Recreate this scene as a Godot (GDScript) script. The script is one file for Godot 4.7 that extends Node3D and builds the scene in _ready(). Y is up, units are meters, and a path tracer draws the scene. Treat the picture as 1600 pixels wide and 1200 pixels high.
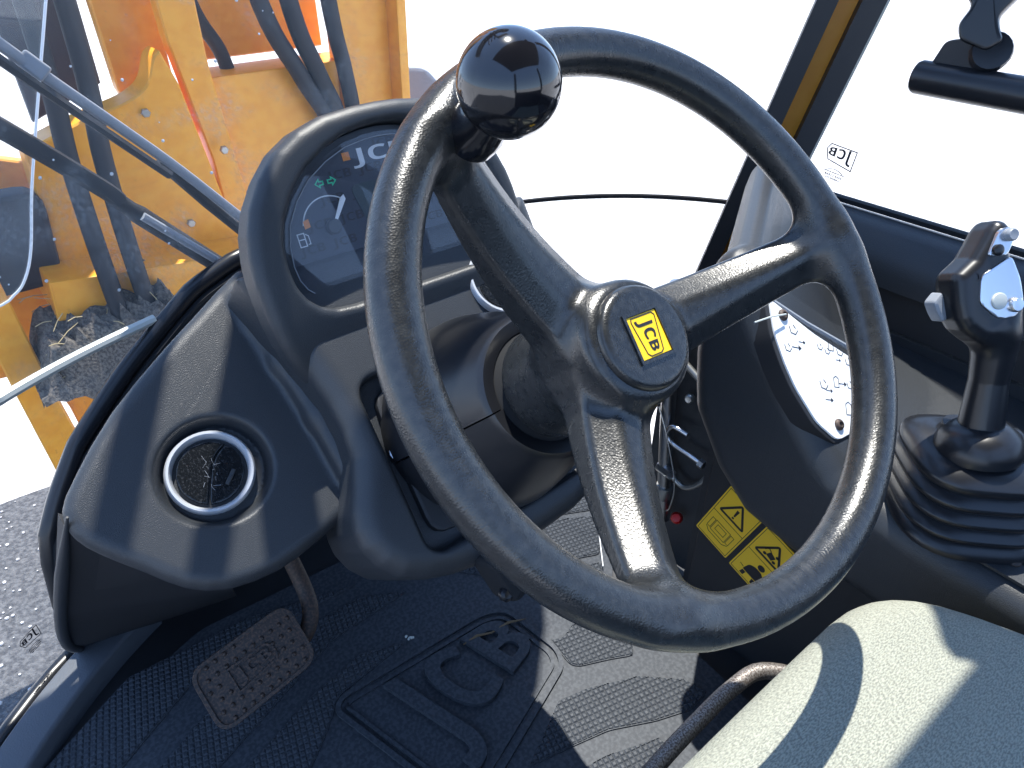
extends Node3D
# Interior of a wheel loader cab: steering wheel, dash pods, right console, seat, curved windscreen, loader arms outside.
# X is the vehicle's right, -Z its front, y = 0 the top of the rubber floor mat.

var M := {}
var used := {}
var rng := RandomNumberGenerator.new()

# ------------------------------------------------------------------ mesh builder
class Mb:
	var v := PackedVector3Array()
	var n := PackedVector3Array()      # filled only by shapes that bring their own normals

	func take(t: PackedVector3Array, closed := true) -> void:   # triangles of one shape, turned so that fronts run clockwise
		if closed:
			var c := Vector3.ZERO
			for p in t: c += p
			c /= max(1, t.size())
			var vol := 0.0
			for i in range(0, t.size(), 3):
				vol += (t[i] - c).dot((t[i + 1] - c).cross(t[i + 2] - c))
			if vol > 0.0:
				for i in range(0, t.size(), 3):
					var q := t[i + 1]; t[i + 1] = t[i + 2]; t[i + 2] = q
		v.append_array(t)

	static func quad(t: PackedVector3Array, a: Vector3, b: Vector3, c: Vector3, d: Vector3) -> void:
		t.append_array([a, b, c, a, c, d])

	# rows of points joined into a skin; each row may be a closed ring, the rows may close too
	func skin(rows: Array, ring := true, loop := false, cap := true) -> Mb:
		var t := PackedVector3Array()
		var m := rows.size()
		for i in (m if loop else m - 1):
			var a: PackedVector3Array = rows[i]
			var b: PackedVector3Array = rows[(i + 1) % m]
			var k := a.size()
			for j in (k if ring else k - 1):
				var j2 := (j + 1) % k
				if not a[j].is_equal_approx(a[j2]): t.append_array([a[j], a[j2], b[j2]])
				if not b[j].is_equal_approx(b[j2]): t.append_array([a[j], b[j2], b[j]])
		if cap and ring and not loop:
			for e in 2:
				var r: PackedVector3Array = rows[0] if e == 0 else rows[m - 1]
				var c := Vector3.ZERO
				for p in r: c += p
				c /= r.size()
				for j in r.size():
					var j2 := (j + 1) % r.size()
					if r[j].is_equal_approx(r[j2]): continue
					if e == 0: t.append_array([r[j2], r[j], c])
					else: t.append_array([r[j], r[j2], c])
		take(t, ring)
		return self

	func tube(pts: Array, rad, sides := 10, loop := false, flat := 1.0, hint := Vector3.UP) -> Mb:
		var rows := []
		var m := pts.size()
		var side := Vector3.ZERO
		for i in m:
			var a: Vector3 = pts[(i - 1 + m) % m] if loop else pts[max(i - 1, 0)]
			var b: Vector3 = pts[(i + 1) % m] if loop else pts[min(i + 1, m - 1)]
			var d := (b - a).normalized()
			if i == 0:
				side = hint.cross(d)
				if side.length() < 0.01: side = Vector3.RIGHT.cross(d)
				if side.length() < 0.01: side = Vector3.BACK.cross(d)
			side = (side - d * side.dot(d)).normalized()
			var up := d.cross(side)
			var r: float = rad[i] if rad is Array else rad
			var row := PackedVector3Array()
			for j in sides:
				var g := TAU * j / sides
				row.append(Vector3(pts[i]) + (side * cos(g) + up * sin(g) * flat) * r)
			rows.append(row)
		return skin(rows, true, loop)

	# profile of (radius, height) turned about the local z axis
	func lathe(prof: Array, xf: Transform3D, segs := 32, loop := false, from := 0.0, to := TAU) -> Mb:
		var rows := []
		var full := is_equal_approx(to - from, TAU)
		for i in (segs if full else segs + 1):
			var g := from + (to - from) * i / segs
			var row := PackedVector3Array()
			for p in prof: row.append(xf * Vector3(p.x * cos(g), p.x * sin(g), p.y))
			rows.append(row)
		if full:
			var t := PackedVector3Array()
			for i in segs:
				var a: PackedVector3Array = rows[i]
				var b: PackedVector3Array = rows[(i + 1) % segs]
				for j in (prof.size() if loop else prof.size() - 1):
					var j2 := (j + 1) % prof.size()
					if prof[j].x > 1e-6: t.append_array([a[j], b[j], b[j2]])
					if prof[j2].x > 1e-6: t.append_array([a[j], b[j2], a[j2]])
			take(t)
			return self
		return skin(rows, true, false, true)

	static func inset(p: PackedVector2Array, d: float) -> PackedVector2Array:
		var o := PackedVector2Array()
		var k := p.size()
		var s := -1.0 if Geometry2D.is_polygon_clockwise(p) else 1.0
		for i in k:
			var a := (p[i] - p[(i - 1 + k) % k]).normalized()
			var b := (p[(i + 1) % k] - p[i]).normalized()
			var na := Vector2(-a.y, a.x) * s
			var nb := Vector2(-b.y, b.x) * s
			var m := (na + nb).normalized()
			o.append(p[i] + m * d / max(0.35, m.dot(na)))
		return o

	# polygon in the frame's xy plane, from z0 to z1, chamfered at the top and (bot) at the bottom
	func extrude(poly: PackedVector2Array, z0: float, z1: float, bevel: float, xf: Transform3D, bot := 0.0, steps := 2) -> Mb:
		var rings := []
		if bot > 0.0: rings.append([inset(poly, bot), z0])
		rings.append([poly, z0 + bot])
		if bevel > 0.0:
			for i in steps + 1:
				var g := PI / 2 * i / steps
				rings.append([inset(poly, bevel * (1.0 - cos(g))), z1 - bevel + bevel * sin(g)])
		else: rings.append([poly, z1])
		var t := PackedVector3Array()
		for i in rings.size() - 1:
			var a: PackedVector2Array = rings[i][0]
			var b: PackedVector2Array = rings[i + 1][0]
			for j in a.size():
				var j2 := (j + 1) % a.size()
				quad(t, Vector3(a[j].x, a[j].y, rings[i][1]), Vector3(a[j2].x, a[j2].y, rings[i][1]), Vector3(b[j2].x, b[j2].y, rings[i + 1][1]), Vector3(b[j].x, b[j].y, rings[i + 1][1]))
		var s := -1.0 if Geometry2D.is_polygon_clockwise(poly) else 1.0
		for e in 2:
			var r: PackedVector2Array = rings[0][0] if e == 0 else rings[-1][0]
			var z: float = rings[0][1] if e == 0 else rings[-1][1]
			var big := PackedVector2Array()
			for p in r: big.append(p * 200.0)
			var idx := Geometry2D.triangulate_polygon(big)
			if idx.is_empty():
				for i in range(1, r.size() - 1): idx.append_array([0, i, i + 1])
			for i in range(0, idx.size(), 3):
				var a := r[idx[i]]; var b := r[idx[i + 1]]; var c := r[idx[i + 2]]
				var up := (b - a).cross(c - a) > 0.0
				if up != ((e == 1) == (s > 0.0)): var q := b; b = c; c = q
				t.append_array([Vector3(a.x, a.y, z), Vector3(b.x, b.y, z), Vector3(c.x, c.y, z)])
		for i in t.size(): t[i] = xf * t[i]
		take(t)
		return self

	func box(size: Vector3, xf: Transform3D, bevel := 0.0) -> Mb:
		var h := size / 2
		var p := PackedVector2Array([Vector2(-h.x, -h.y), Vector2(h.x, -h.y), Vector2(h.x, h.y), Vector2(-h.x, h.y)])
		if bevel > 0.0: p = Mb.rounded(p, bevel, 3)
		return extrude(p, -h.z, h.z, bevel, xf, bevel)

	static func rounded(p: PackedVector2Array, r: float, steps := 4) -> PackedVector2Array:
		var o := PackedVector2Array()
		var k := p.size()
		for i in k:
			var a := p[(i - 1 + k) % k]; var b := p[i]; var c := p[(i + 1) % k]
			var d: float = min(r, 0.48 * min((a - b).length(), (c - b).length()))
			var s := b + (a - b).normalized() * d
			var e := b + (c - b).normalized() * d
			for j in steps + 1:
				var g := float(j) / steps
				o.append(s.lerp(b, g).lerp(b.lerp(e, g), g))
		return o

	static func disc(r: float, k := 24, c := Vector2.ZERO) -> PackedVector2Array:
		var o := PackedVector2Array()
		for i in k: o.append(c + Vector2.from_angle(TAU * i / k) * r)
		return o

	# a flat line of some width along a path, raised by d
	func ribbon(pts: Array, width: float, d: float, xf: Transform3D, loop := false) -> Mb:
		var rows := []
		var m := pts.size()
		for i in m:
			var a: Vector2 = pts[(i - 1 + m) % m] if loop else pts[max(i - 1, 0)]
			var b: Vector2 = pts[(i + 1) % m] if loop else pts[min(i + 1, m - 1)]
			var p: Vector2 = pts[i]
			var t1: Vector2 = (p - a).normalized() if p != a else (b - p).normalized()
			var t2: Vector2 = (b - p).normalized() if p != b else t1
			var nn := (t1 + t2).orthogonal().normalized()
			nn /= max(0.5, abs(nn.dot(t1.orthogonal())))
			var l := p + nn * width / 2; var r := p - nn * width / 2
			rows.append(PackedVector3Array([xf * Vector3(l.x, l.y, 0), xf * Vector3(r.x, r.y, 0), xf * Vector3(r.x, r.y, d), xf * Vector3(l.x, l.y, d)]))
		return skin(rows, true, loop)

	# lettering stretched to w by h, centred; warp maps (0..1, 0..1) to the plane
	func text(s: String, w: float, h: float, d: float, xf: Transform3D, warp = null, bold := true) -> Mb:
		var tm := TextMesh.new()
		var f := SystemFont.new()
		f.font_names = PackedStringArray(["Droid Sans"])
		f.font_weight = 700 if bold else 400
		tm.font = f; tm.text = s; tm.font_size = 32; tm.pixel_size = 0.01; tm.depth = 0.1; tm.curve_step = 2.0
		var arr := tm.get_mesh_arrays() if tm.get_surface_count() == 0 else tm.surface_get_arrays(0)
		var pts := PackedVector3Array()
		for su in max(1, tm.get_surface_count()):
			if tm.get_surface_count() > 0: arr = tm.surface_get_arrays(su)
			var vv: PackedVector3Array = arr[Mesh.ARRAY_VERTEX]
			if arr[Mesh.ARRAY_INDEX] != null and arr[Mesh.ARRAY_INDEX].size() > 0:
				for i in arr[Mesh.ARRAY_INDEX]: pts.append(vv[i])
			else: pts.append_array(vv)
		var bb := AABB(pts[0], Vector3.ZERO)
		for p in pts: bb = bb.expand(p)
		for i in pts.size():
			var u := (pts[i] - bb.position) / bb.size
			var q := Vector2((u.x - 0.5) * w, (u.y - 0.5) * h)
			if warp != null: q = warp.call(Vector2(u.x, u.y))
			pts[i] = xf * Vector3(q.x, q.y, u.z * d)
		take(pts)
		return self

	func mesh(crease := 40.0) -> ArrayMesh:
		var arr := []
		arr.resize(Mesh.ARRAY_MAX)
		if n.size() != v.size():
			n.resize(v.size())
			var fn := PackedVector3Array()
			var un := PackedVector3Array()
			var at := {}
			for i in range(0, v.size(), 3):
				var c := -(v[i + 1] - v[i]).cross(v[i + 2] - v[i])
				fn.append(c); un.append(c.normalized())
				for j in 3:
					var key := Vector3i((v[i + j] * 40000.0).round())
					if at.has(key): at[key].append(i / 3)
					else: at[key] = [i / 3]
			var lim := cos(deg_to_rad(crease))
			for i in v.size():
				var f := i / 3
				var s := Vector3.ZERO
				for g in at[Vector3i((v[i] * 40000.0).round())]:
					if un[g].dot(un[f]) > lim: s += fn[g]
				n[i] = s.normalized() if s.length_squared() > 1e-24 else un[f]
		arr[Mesh.ARRAY_VERTEX] = v
		arr[Mesh.ARRAY_NORMAL] = n
		var m := ArrayMesh.new()
		m.add_surface_from_arrays(Mesh.PRIMITIVE_TRIANGLES, arr)
		return m

# ------------------------------------------------------------------ signed distance shapes
# the same distance kept on a raster, for shapes asked many times
class Outline:
	var lo: Vector2
	var step: float
	var nx: int
	var ny: int
	var d := PackedFloat32Array()

	func _init(q: PackedVector2Array, cell := 0.003, pad := 0.03) -> void:
		lo = q[0]
		var hi := q[0]
		for p in q:
			lo = lo.min(p); hi = hi.max(p)
		lo -= Vector2(pad, pad); hi += Vector2(pad, pad)
		step = cell
		nx = int((hi.x - lo.x) / cell) + 2; ny = int((hi.y - lo.y) / cell) + 2
		d.resize(nx * ny)
		var k := q.size()
		for i in nx:
			for j in ny:
				var p := lo + Vector2(i, j) * cell
				var m := 1e9
				for a in k:
					m = minf(m, p.distance_squared_to(Geometry2D.get_closest_point_to_segment(p, q[a - 1], q[a])))
				d[i * ny + j] = -sqrt(m) if Geometry2D.is_point_in_polygon(p, q) else sqrt(m)

	func at(p: Vector2) -> float:
		var u := (p - lo) / step
		var c := u.clamp(Vector2.ZERO, Vector2(nx - 1.001, ny - 1.001))
		var i := int(c.x)
		var j := int(c.y)
		var fx := c.x - i
		var fy := c.y - j
		var b := i * ny + j
		return lerpf(lerpf(d[b], d[b + 1], fy), lerpf(d[b + ny], d[b + ny + 1], fy), fx) + (u - c).length() * step

static func sd_slab(d2: float, z: float, z0: float, z1: float, r: float) -> float:   # a 2D distance pulled from z0 to z1, edges rounded by r
	var a := d2 + r
	var b := absf(z - (z0 + z1) / 2) - (z1 - z0) / 2 + r
	return minf(maxf(a, b), 0.0) + Vector2(maxf(a, 0.0), maxf(b, 0.0)).length() - r

static func sd_box(p: Vector3, h: Vector3, r: float) -> float:
	var q := p.abs() - h + Vector3(r, r, r)
	return q.max(Vector3.ZERO).length() + minf(maxf(q.x, maxf(q.y, q.z)), 0.0) - r

static func sd_caps(p: Vector3, a: Vector3, b: Vector3, ra: float, rb: float) -> float:
	var ab := b - a
	var t := clampf((p - a).dot(ab) / ab.length_squared(), 0.0, 1.0)
	return (p - a - ab * t).length() - lerpf(ra, rb, t)

static func smin(a: float, b: float, k: float) -> float:
	var h := maxf(k - absf(a - b), 0.0) / k
	return minf(a, b) - h * h * k * 0.25

static func smax(a: float, b: float, k: float) -> float: return -smin(-a, -b, k)

# surface nets over f; cls sorts the faces into several meshes
func nets(f: Callable, lo: Vector3, hi: Vector3, h: float, cls = null, kinds := 1, slack := 1.25) -> Array:
	var nx := int(ceil((hi.x - lo.x) / h)) + 2
	var ny := int(ceil((hi.y - lo.y) / h)) + 2
	var nz := int(ceil((hi.z - lo.z) / h)) + 2
	var val := PackedFloat32Array(); val.resize(nx * ny * nz); val.fill(1e6)
	var vid := PackedInt32Array(); vid.resize(nx * ny * nz); vid.fill(-1)
	var B := 6
	var reach := B * h * 0.5 * 1.733 * slack + h
	var cells := PackedInt32Array()
	for bi in range(0, nx - 1, B):
		for bj in range(0, ny - 1, B):
			for bk in range(0, nz - 1, B):
				var c := lo + Vector3(bi + B * 0.5, bj + B * 0.5, bk + B * 0.5) * h
				if absf(f.call(c)) > reach: continue
				for i in range(bi, mini(bi + B + 1, nx)):
					for j in range(bj, mini(bj + B + 1, ny)):
						for k in range(bk, mini(bk + B + 1, nz)):
							var id := (i * ny + j) * nz + k
							if val[id] > 1e5: val[id] = f.call(lo + Vector3(i, j, k) * h)
				for i in range(bi, mini(bi + B, nx - 1)):
					for j in range(bj, mini(bj + B, ny - 1)):
						for k in range(bk, mini(bk + B, nz - 1)):
							cells.append((i * ny + j) * nz + k)
	var sx := ny * nz
	var off := PackedInt32Array([0, sx, nz, sx + nz, 1, sx + 1, nz + 1, sx + nz + 1])
	var vec := [Vector3(0, 0, 0), Vector3(1, 0, 0), Vector3(0, 1, 0), Vector3(1, 1, 0), Vector3(0, 0, 1), Vector3(1, 0, 1), Vector3(0, 1, 1), Vector3(1, 1, 1)]
	var ed := [[0, 1], [2, 3], [4, 5], [6, 7], [0, 2], [1, 3], [4, 6], [5, 7], [0, 4], [1, 5], [2, 6], [3, 7]]
	var P := PackedVector3Array()
	var N := PackedVector3Array()
	var live := PackedInt32Array()
	var e := h * 0.3
	for id in cells:
		var neg := 0
		for o in off: if val[id + o] < 0.0: neg += 1
		if neg == 0 or neg == 8: continue
		var s := Vector3.ZERO
		var cnt := 0
		for g in ed:
			var a := val[id + off[g[0]]]; var b := val[id + off[g[1]]]
			if (a < 0.0) != (b < 0.0):
				s += vec[g[0]].lerp(vec[g[1]], a / (a - b)); cnt += 1
		var base := Vector3(id / sx, (id / nz) % ny, id % nz)
		var p := lo + (base + s / cnt) * h
		var k0: float = f.call(p + Vector3(e, -e, -e)); var k1: float = f.call(p + Vector3(-e, -e, e))
		var k2: float = f.call(p + Vector3(-e, e, -e)); var k3: float = f.call(p + Vector3(e, e, e))
		var g := (Vector3(1, -1, -1) * k0 + Vector3(-1, -1, 1) * k1 + Vector3(-1, 1, -1) * k2 + Vector3(1, 1, 1) * k3)
		vid[id] = P.size(); P.append(p); N.append(g.normalized()); live.append(id)
	var idx := []
	for i in kinds: idx.append(PackedInt32Array())
	var ax := [[sx, nz, 1], [nz, 1, sx], [1, sx, nz]]
	for id in live:
		for a in 3:
			var d: int = ax[a][0]; var o1: int = ax[a][1]; var o2: int = ax[a][2]
			if (val[id] < 0.0) == (val[id + d] < 0.0): continue
			if id - o1 - o2 < 0: continue
			var q0 := vid[id]; var q1 := vid[id - o1]; var q2 := vid[id - o1 - o2]; var q3 := vid[id - o2]
			if q1 < 0 or q2 < 0 or q3 < 0: continue
			var kind := 0
			if cls != null: kind = cls.call((P[q0] + P[q2]) / 2)
			var nn := N[q0] + N[q1] + N[q2] + N[q3]
			if (P[q1] - P[q0]).cross(P[q2] - P[q0]).dot(nn) + (P[q2] - P[q0]).cross(P[q3] - P[q0]).dot(nn) > 0.0:
				idx[kind].append_array([q0, q2, q1, q0, q3, q2])
			else: idx[kind].append_array([q0, q1, q2, q0, q2, q3])
	var out := []
	for i in kinds:
		var b := Mb.new()
		for q in idx[i]: b.v.append(P[q]); b.n.append(N[q])
		out.append(b)
	return out

# ------------------------------------------------------------------ nodes
func numbered(called: String) -> String:
	used[called] = used.get(called, -1) + 1
	return called if used[called] == 0 else "%s_%03d" % [called, used[called]]

func tag(o: Node3D, label: String, category: String, group := "") -> Node3D:
	o.set_meta("label", label); o.set_meta("category", category)
	if group: o.set_meta("group", group)
	return o

func thing(called: String, label: String, category: String, xf := Transform3D(), group := "") -> Node3D:
	var o := Node3D.new()
	o.name = numbered(called); o.transform = xf
	add_child(o)
	return tag(o, label, category, group)

func part(called: String, b, m: Material, parent: Node3D = self, crease := 40.0) -> MeshInstance3D:
	var o := MeshInstance3D.new()
	o.mesh = b.mesh(crease) if b is Mb else b
	o.material_override = m
	o.name = numbered(called) if parent == self else called
	parent.add_child(o, true)
	return o

func struct(called: String, b, m: Material) -> MeshInstance3D:
	var o := part(called, b, m)
	o.set_meta("kind", "structure")
	return o

func stuff(o: Node3D) -> Node3D:
	o.set_meta("kind", "stuff")
	return o

static func frame(o: Vector3, nrm: Vector3, right := Vector3.RIGHT) -> Transform3D:   # x runs right, y up, z along the normal
	var z := nrm.normalized()
	var x := (right - z * right.dot(z)).normalized()
	return Transform3D(Basis(x, z.cross(x), z), o)

static func at(o: Vector3, turn := Vector3.ZERO) -> Transform3D:
	return Transform3D(Basis.from_euler(turn), o)

static func pv(a: Array) -> PackedVector2Array:
	var o := PackedVector2Array()
	for i in range(0, a.size(), 2): o.append(Vector2(a[i], a[i + 1]))
	return o

static func smooth(p: Array, k := 6, loop := false) -> Array:   # Catmull-Rom through points
	var o := []
	var m := p.size()
	for i in (m if loop else m - 1):
		var a = p[(i - 1 + m) % m] if loop else p[max(i - 1, 0)]
		var b = p[i]
		var c = p[(i + 1) % m]
		var d = p[(i + 2) % m] if loop else p[min(i + 2, m - 1)]
		for j in k: o.append(b.cubic_interpolate(c, a, d, float(j) / k))
	if not loop: o.append(p[m - 1])
	return o

# ------------------------------------------------------------------ materials
func noise_image(size: int, freq: float, sd: int, octaves := 3, kind := FastNoiseLite.TYPE_SIMPLEX_SMOOTH) -> Image:
	var f := FastNoiseLite.new()
	f.seed = sd; f.frequency = freq; f.noise_type = kind
	f.fractal_octaves = octaves
	if octaves == 1: f.fractal_type = FastNoiseLite.FRACTAL_NONE
	return f.get_seamless_image(size, size)

func bump(freq: float, strength: float, sd: int, kind := FastNoiseLite.TYPE_SIMPLEX_SMOOTH, size := 512, octaves := 2) -> ImageTexture:
	var im := noise_image(size, freq, sd, octaves, kind)
	im.convert(Image.FORMAT_RGBA8)
	im.bump_map_to_normal_map(strength)
	return ImageTexture.create_from_image(im)

func ramp(freq: float, sd: int, a: Color, b: Color, lo := 0.3, hi := 0.7, size := 512, octaves := 4) -> ImageTexture:   # linear colours
	var im := noise_image(size, freq, sd, octaves)
	var o := Image.create(size, size, false, Image.FORMAT_RGB8)
	for y in size:
		for x in size:
			o.set_pixel(x, y, a.lerp(b, smoothstep(lo, hi, im.get_pixel(x, y).r)).linear_to_srgb())
	return ImageTexture.create_from_image(o)

func mat(c: Color, rough: float, metal := 0.0) -> StandardMaterial3D:
	var m := StandardMaterial3D.new()
	m.albedo_color = c.linear_to_srgb()
	m.roughness = rough; m.metallic = metal
	m.uv1_triplanar = true
	return m

func grained(m: StandardMaterial3D, tex: Texture2D, scale: float, amount := 1.0) -> StandardMaterial3D:
	m.normal_enabled = true; m.normal_texture = tex; m.normal_scale = amount
	m.uv1_scale = Vector3.ONE * scale
	return m

func materials() -> void:
	var grain := bump(0.06, 2.0, 3)
	M.plastic = grained(mat(Color(1, 1, 1), 0.43), grain, 30.0, 1.5)
	M.plastic.albedo_texture = ramp(0.06, 11, Color(0.022, 0.025, 0.029), Color(0.038, 0.042, 0.047), 0.2, 0.8)
	M.dark = mat(Color(0.018, 0.019, 0.022), 0.55)
	M.smooth_black = mat(Color(0.012, 0.013, 0.016), 0.3)
	M.gloss = mat(Color(0.008, 0.008, 0.01), 0.11)
	M.gloss.clearcoat_enabled = true; M.gloss.clearcoat = 0.6; M.gloss.clearcoat_roughness = 0.03
	M.rim = grained(mat(Color(1, 1, 1), 0.3), bump(0.085, 3.0, 5, FastNoiseLite.TYPE_CELLULAR, 768, 1), 13.0, 0.5)
	M.rim.albedo_texture = ramp(0.02, 21, Color(0.013, 0.0145, 0.016), Color(0.026, 0.028, 0.029), 0.25, 0.9, 512, 5)
	M.rim.roughness_texture = ramp(0.012, 22, Color(0.74, 0.74, 0.74), Color(1, 1, 1), 0.2, 0.8, 512, 5)
	M.rim.metallic_specular = 0.6
	M.rubber = mat(Color(0.02, 0.021, 0.023), 0.75)
	M.rubber.metallic_specular = 0.25
	M.mat = grained(mat(Color(1, 1, 1), 0.5), grain, 22.0, 0.5)
	M.mat.albedo_texture = ramp(0.012, 31, Color(0.04, 0.046, 0.056), Color(0.066, 0.074, 0.086), 0.2, 0.9)
	M.mat.metallic_specular = 0.3
	M.silver = mat(Color(0.72, 0.75, 0.8), 0.28, 1.0)
	M.steel = grained(mat(Color(0.5, 0.5, 0.5), 0.3, 1.0), grain, 20.0, 0.3)
	M.worn_steel = grained(mat(Color(1, 1, 1), 0.5, 0.6), grain, 20.0, 0.8)
	M.worn_steel.albedo_texture = ramp(0.04, 97, Color(0.09, 0.07, 0.06), Color(0.32, 0.3, 0.28), 0.3, 0.7)
	M.zinc = mat(Color(0.45, 0.46, 0.45), 0.35, 0.9)
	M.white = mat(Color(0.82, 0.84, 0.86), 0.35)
	M.print_white = mat(Color(0.7, 0.72, 0.74), 0.5)
	M.ink = mat(Color(0.012, 0.012, 0.018), 0.5)
	M.yellow = mat(Color(0.9, 0.56, 0.03), 0.4)
	M.badge_yellow = mat(Color(0.9, 0.55, 0.01), 0.3)
	M.amber = mat(Color(0.8, 0.25, 0.02), 0.5)
	M.green = mat(Color(0.02, 0.65, 0.3), 0.5)
	M.red = mat(Color(0.5, 0.012, 0.012), 0.4)
	M.paint = grained(mat(Color(1, 1, 1), 0.35), bump(0.02, 0.6, 14), 2.0, 0.3)
	M.paint.albedo_texture = ramp(0.02, 41, Color(0.88, 0.35, 0.02), Color(0.93, 0.40, 0.03), 0.2, 0.8)
	M.hose = grained(mat(Color(0.02, 0.019, 0.021), 0.7), grain, 14.0, 0.8)
	M.ram = mat(Color(0.022, 0.017, 0.022), 0.6)
	M.dial = mat(Color(0.03, 0.036, 0.052), 0.5)
	M.dial_print = mat(Color(0.011, 0.009, 0.01), 0.5)
	M.screen = mat(Color(0.018, 0.034, 0.036), 0.35)
	M.grey = grained(mat(Color(0.25, 0.27, 0.3), 0.45), grain, 16.0, 0.5)
	M.sill = grained(mat(Color(0.09, 0.1, 0.115), 0.5), grain, 10.0, 0.5)
	M.fabric = grained(mat(Color(1, 1, 1), 0.95), bump(0.07, 6.0, 17), 9.0, 1.0)
	M.fabric.uv1_scale = Vector3(6.0, 10.0, 15.0)
	M.fabric.albedo_texture = ramp(0.085, 51, Color(0.19, 0.195, 0.165), Color(0.35, 0.36, 0.295), 0.22, 0.72)
	M.rust = grained(mat(Color(1, 1, 1), 0.6), bump(0.05, 2.0, 19), 14.0, 0.35)
	M.rust.albedo_texture = ramp(0.03, 61, Color(0.034, 0.027, 0.024), Color(0.1, 0.06, 0.042), 0.35, 0.8)
	M.soil = grained(mat(Color(1, 1, 1), 0.95), bump(0.05, 5.0, 23), 5.0, 1.0)
	M.soil.albedo_texture = ramp(0.04, 71, Color(0.05, 0.044, 0.04), Color(0.17, 0.15, 0.125))
	M.straw = mat(Color(0.42, 0.33, 0.17), 0.8)
	M.twig = mat(Color(0.16, 0.11, 0.06), 0.8)
	M.yard = grained(mat(Color(1, 1, 1), 0.9), bump(0.05, 2.0, 27), 0.8, 0.5)
	M.yard.albedo_texture = ramp(0.02, 81, Color(0.5, 0.48, 0.46), Color(0.62, 0.6, 0.58))
	M.asphalt = grained(mat(Color(1, 1, 1), 0.85), bump(0.09, 5.0, 29), 1.4, 1.0)
	M.asphalt.albedo_texture = ramp(0.05, 91, Color(0.06, 0.062, 0.068), Color(0.135, 0.136, 0.14), 0.2, 0.85, 512, 6)
	M.glass = mat(Color(0.9, 0.95, 0.97), 0.0)
	M.glass.transparency = BaseMaterial3D.TRANSPARENCY_ALPHA
	M.glass.albedo_color = Color(0.75, 0.85, 0.9, 0.05)
	M.glass.uv1_triplanar = false
	var dust := Image.create(512, 512, false, Image.FORMAT_RGBA8)
	var n1 := noise_image(512, 0.006, 101, 4); var n2 := noise_image(512, 0.12, 102, 3)
	for y in 512:
		for x in 512:
			var d := smoothstep(0.45, 0.85, n1.get_pixel(x, y).r) * (0.25 + 0.75 * smoothstep(0.4, 0.8, n2.get_pixel(x, y).r)) + 0.8 * smoothstep(0.86, 0.9, n2.get_pixel(x, y).r)
			dust.set_pixel(x, y, Color(0.82, 0.85, 0.86, 0.045 + 0.17 * minf(d, 1.0)))
	M.dusty_glass = M.glass.duplicate()
	M.dusty_glass.albedo_color = Color.WHITE
	M.dusty_glass.albedo_texture = ImageTexture.create_from_image(dust)
	M.dusty_glass.uv1_triplanar = true
	M.dusty_glass.uv1_scale = Vector3.ONE * 2.2
	M.lens = M.glass.duplicate()
	M.lens.metallic_specular = 0.4; M.lens.albedo_color = Color(0.6, 0.65, 0.75, 0.03)
	M.flap = mat(Color(1, 1, 1), 0.22)
	M.flap.albedo_texture = ramp(0.05, 93, Color(0.006, 0.007, 0.009), Color(0.05, 0.054, 0.058), 0.6, 0.9)
	M.flap.uv1_scale = Vector3.ONE * 14.0
	M.ring = mat(Color(0.62, 0.65, 0.7), 0.3, 0.35)
	M.trim_pale = mat(Color(0.5, 0.53, 0.5), 0.4)

# ------------------------------------------------------------------ scene
const SUN := Vector3(0.16, 0.955, -0.25)
const GLASS_C := Vector3(0.31, 0, -0.278)      # axis of the curved windscreen
const GLASS_R := 0.74

func _ready() -> void:
	rng.seed = 7
	var cam := Camera3D.new()
	cam.position = Vector3(0, 0.92, 0)
	cam.rotation_degrees = Vector3(-35, -39, 0)
	cam.fov = 56.75
	cam.near = 0.02; cam.far = 400.0
	add_child(cam)
	cam.current = true
	var sky_mat := ProceduralSkyMaterial.new()
	sky_mat.sky_top_color = Color(0.43, 0.55, 0.74)
	sky_mat.sky_horizon_color = Color(0.72, 0.84, 0.97)
	sky_mat.sky_curve = 0.12
	sky_mat.ground_bottom_color = Color(0.7, 0.7, 0.7)
	sky_mat.ground_horizon_color = Color(0.75, 0.8, 0.85)
	sky_mat.energy_multiplier = 1.45
	var sky := Sky.new(); sky.sky_material = sky_mat
	var env := Environment.new()
	env.background_mode = Environment.BG_SKY
	env.sky = sky
	env.tonemap_mode = Environment.TONE_MAPPER_LINEAR
	env.tonemap_exposure = 2.1
	env.sdfgi_enabled = true; env.ssao_enabled = true; env.ssil_enabled = true
	var we := WorldEnvironment.new(); we.environment = env
	add_child(we)
	var sun := DirectionalLight3D.new()
	sun.light_energy = 1.35
	sun.light_color = Color(1.0, 0.985, 0.95)
	sun.light_angular_distance = 0.5
	sun.shadow_enabled = true
	sun.basis = Basis.looking_at(-SUN.normalized(), Vector3.FORWARD)
	add_child(sun)

	materials()
	yard()
	cab()
	windscreen()
	side_window()
	loader_arms()
	wipers()
	floor_mat()
	dashboard()
	cluster()
	column()
	steering_wheel()
	pedal()
	right_console()
	joystick()
	driver_seat()
	warning_labels()
	pipework()
	litter()

func on_glass(x: float, y: float, r := GLASS_R) -> Vector3:   # the point of the windscreen's cylinder straight ahead of x
	return Vector3(x, y, GLASS_C.z - sqrt(r * r - (x - GLASS_C.x) * (x - GLASS_C.x)))

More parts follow.
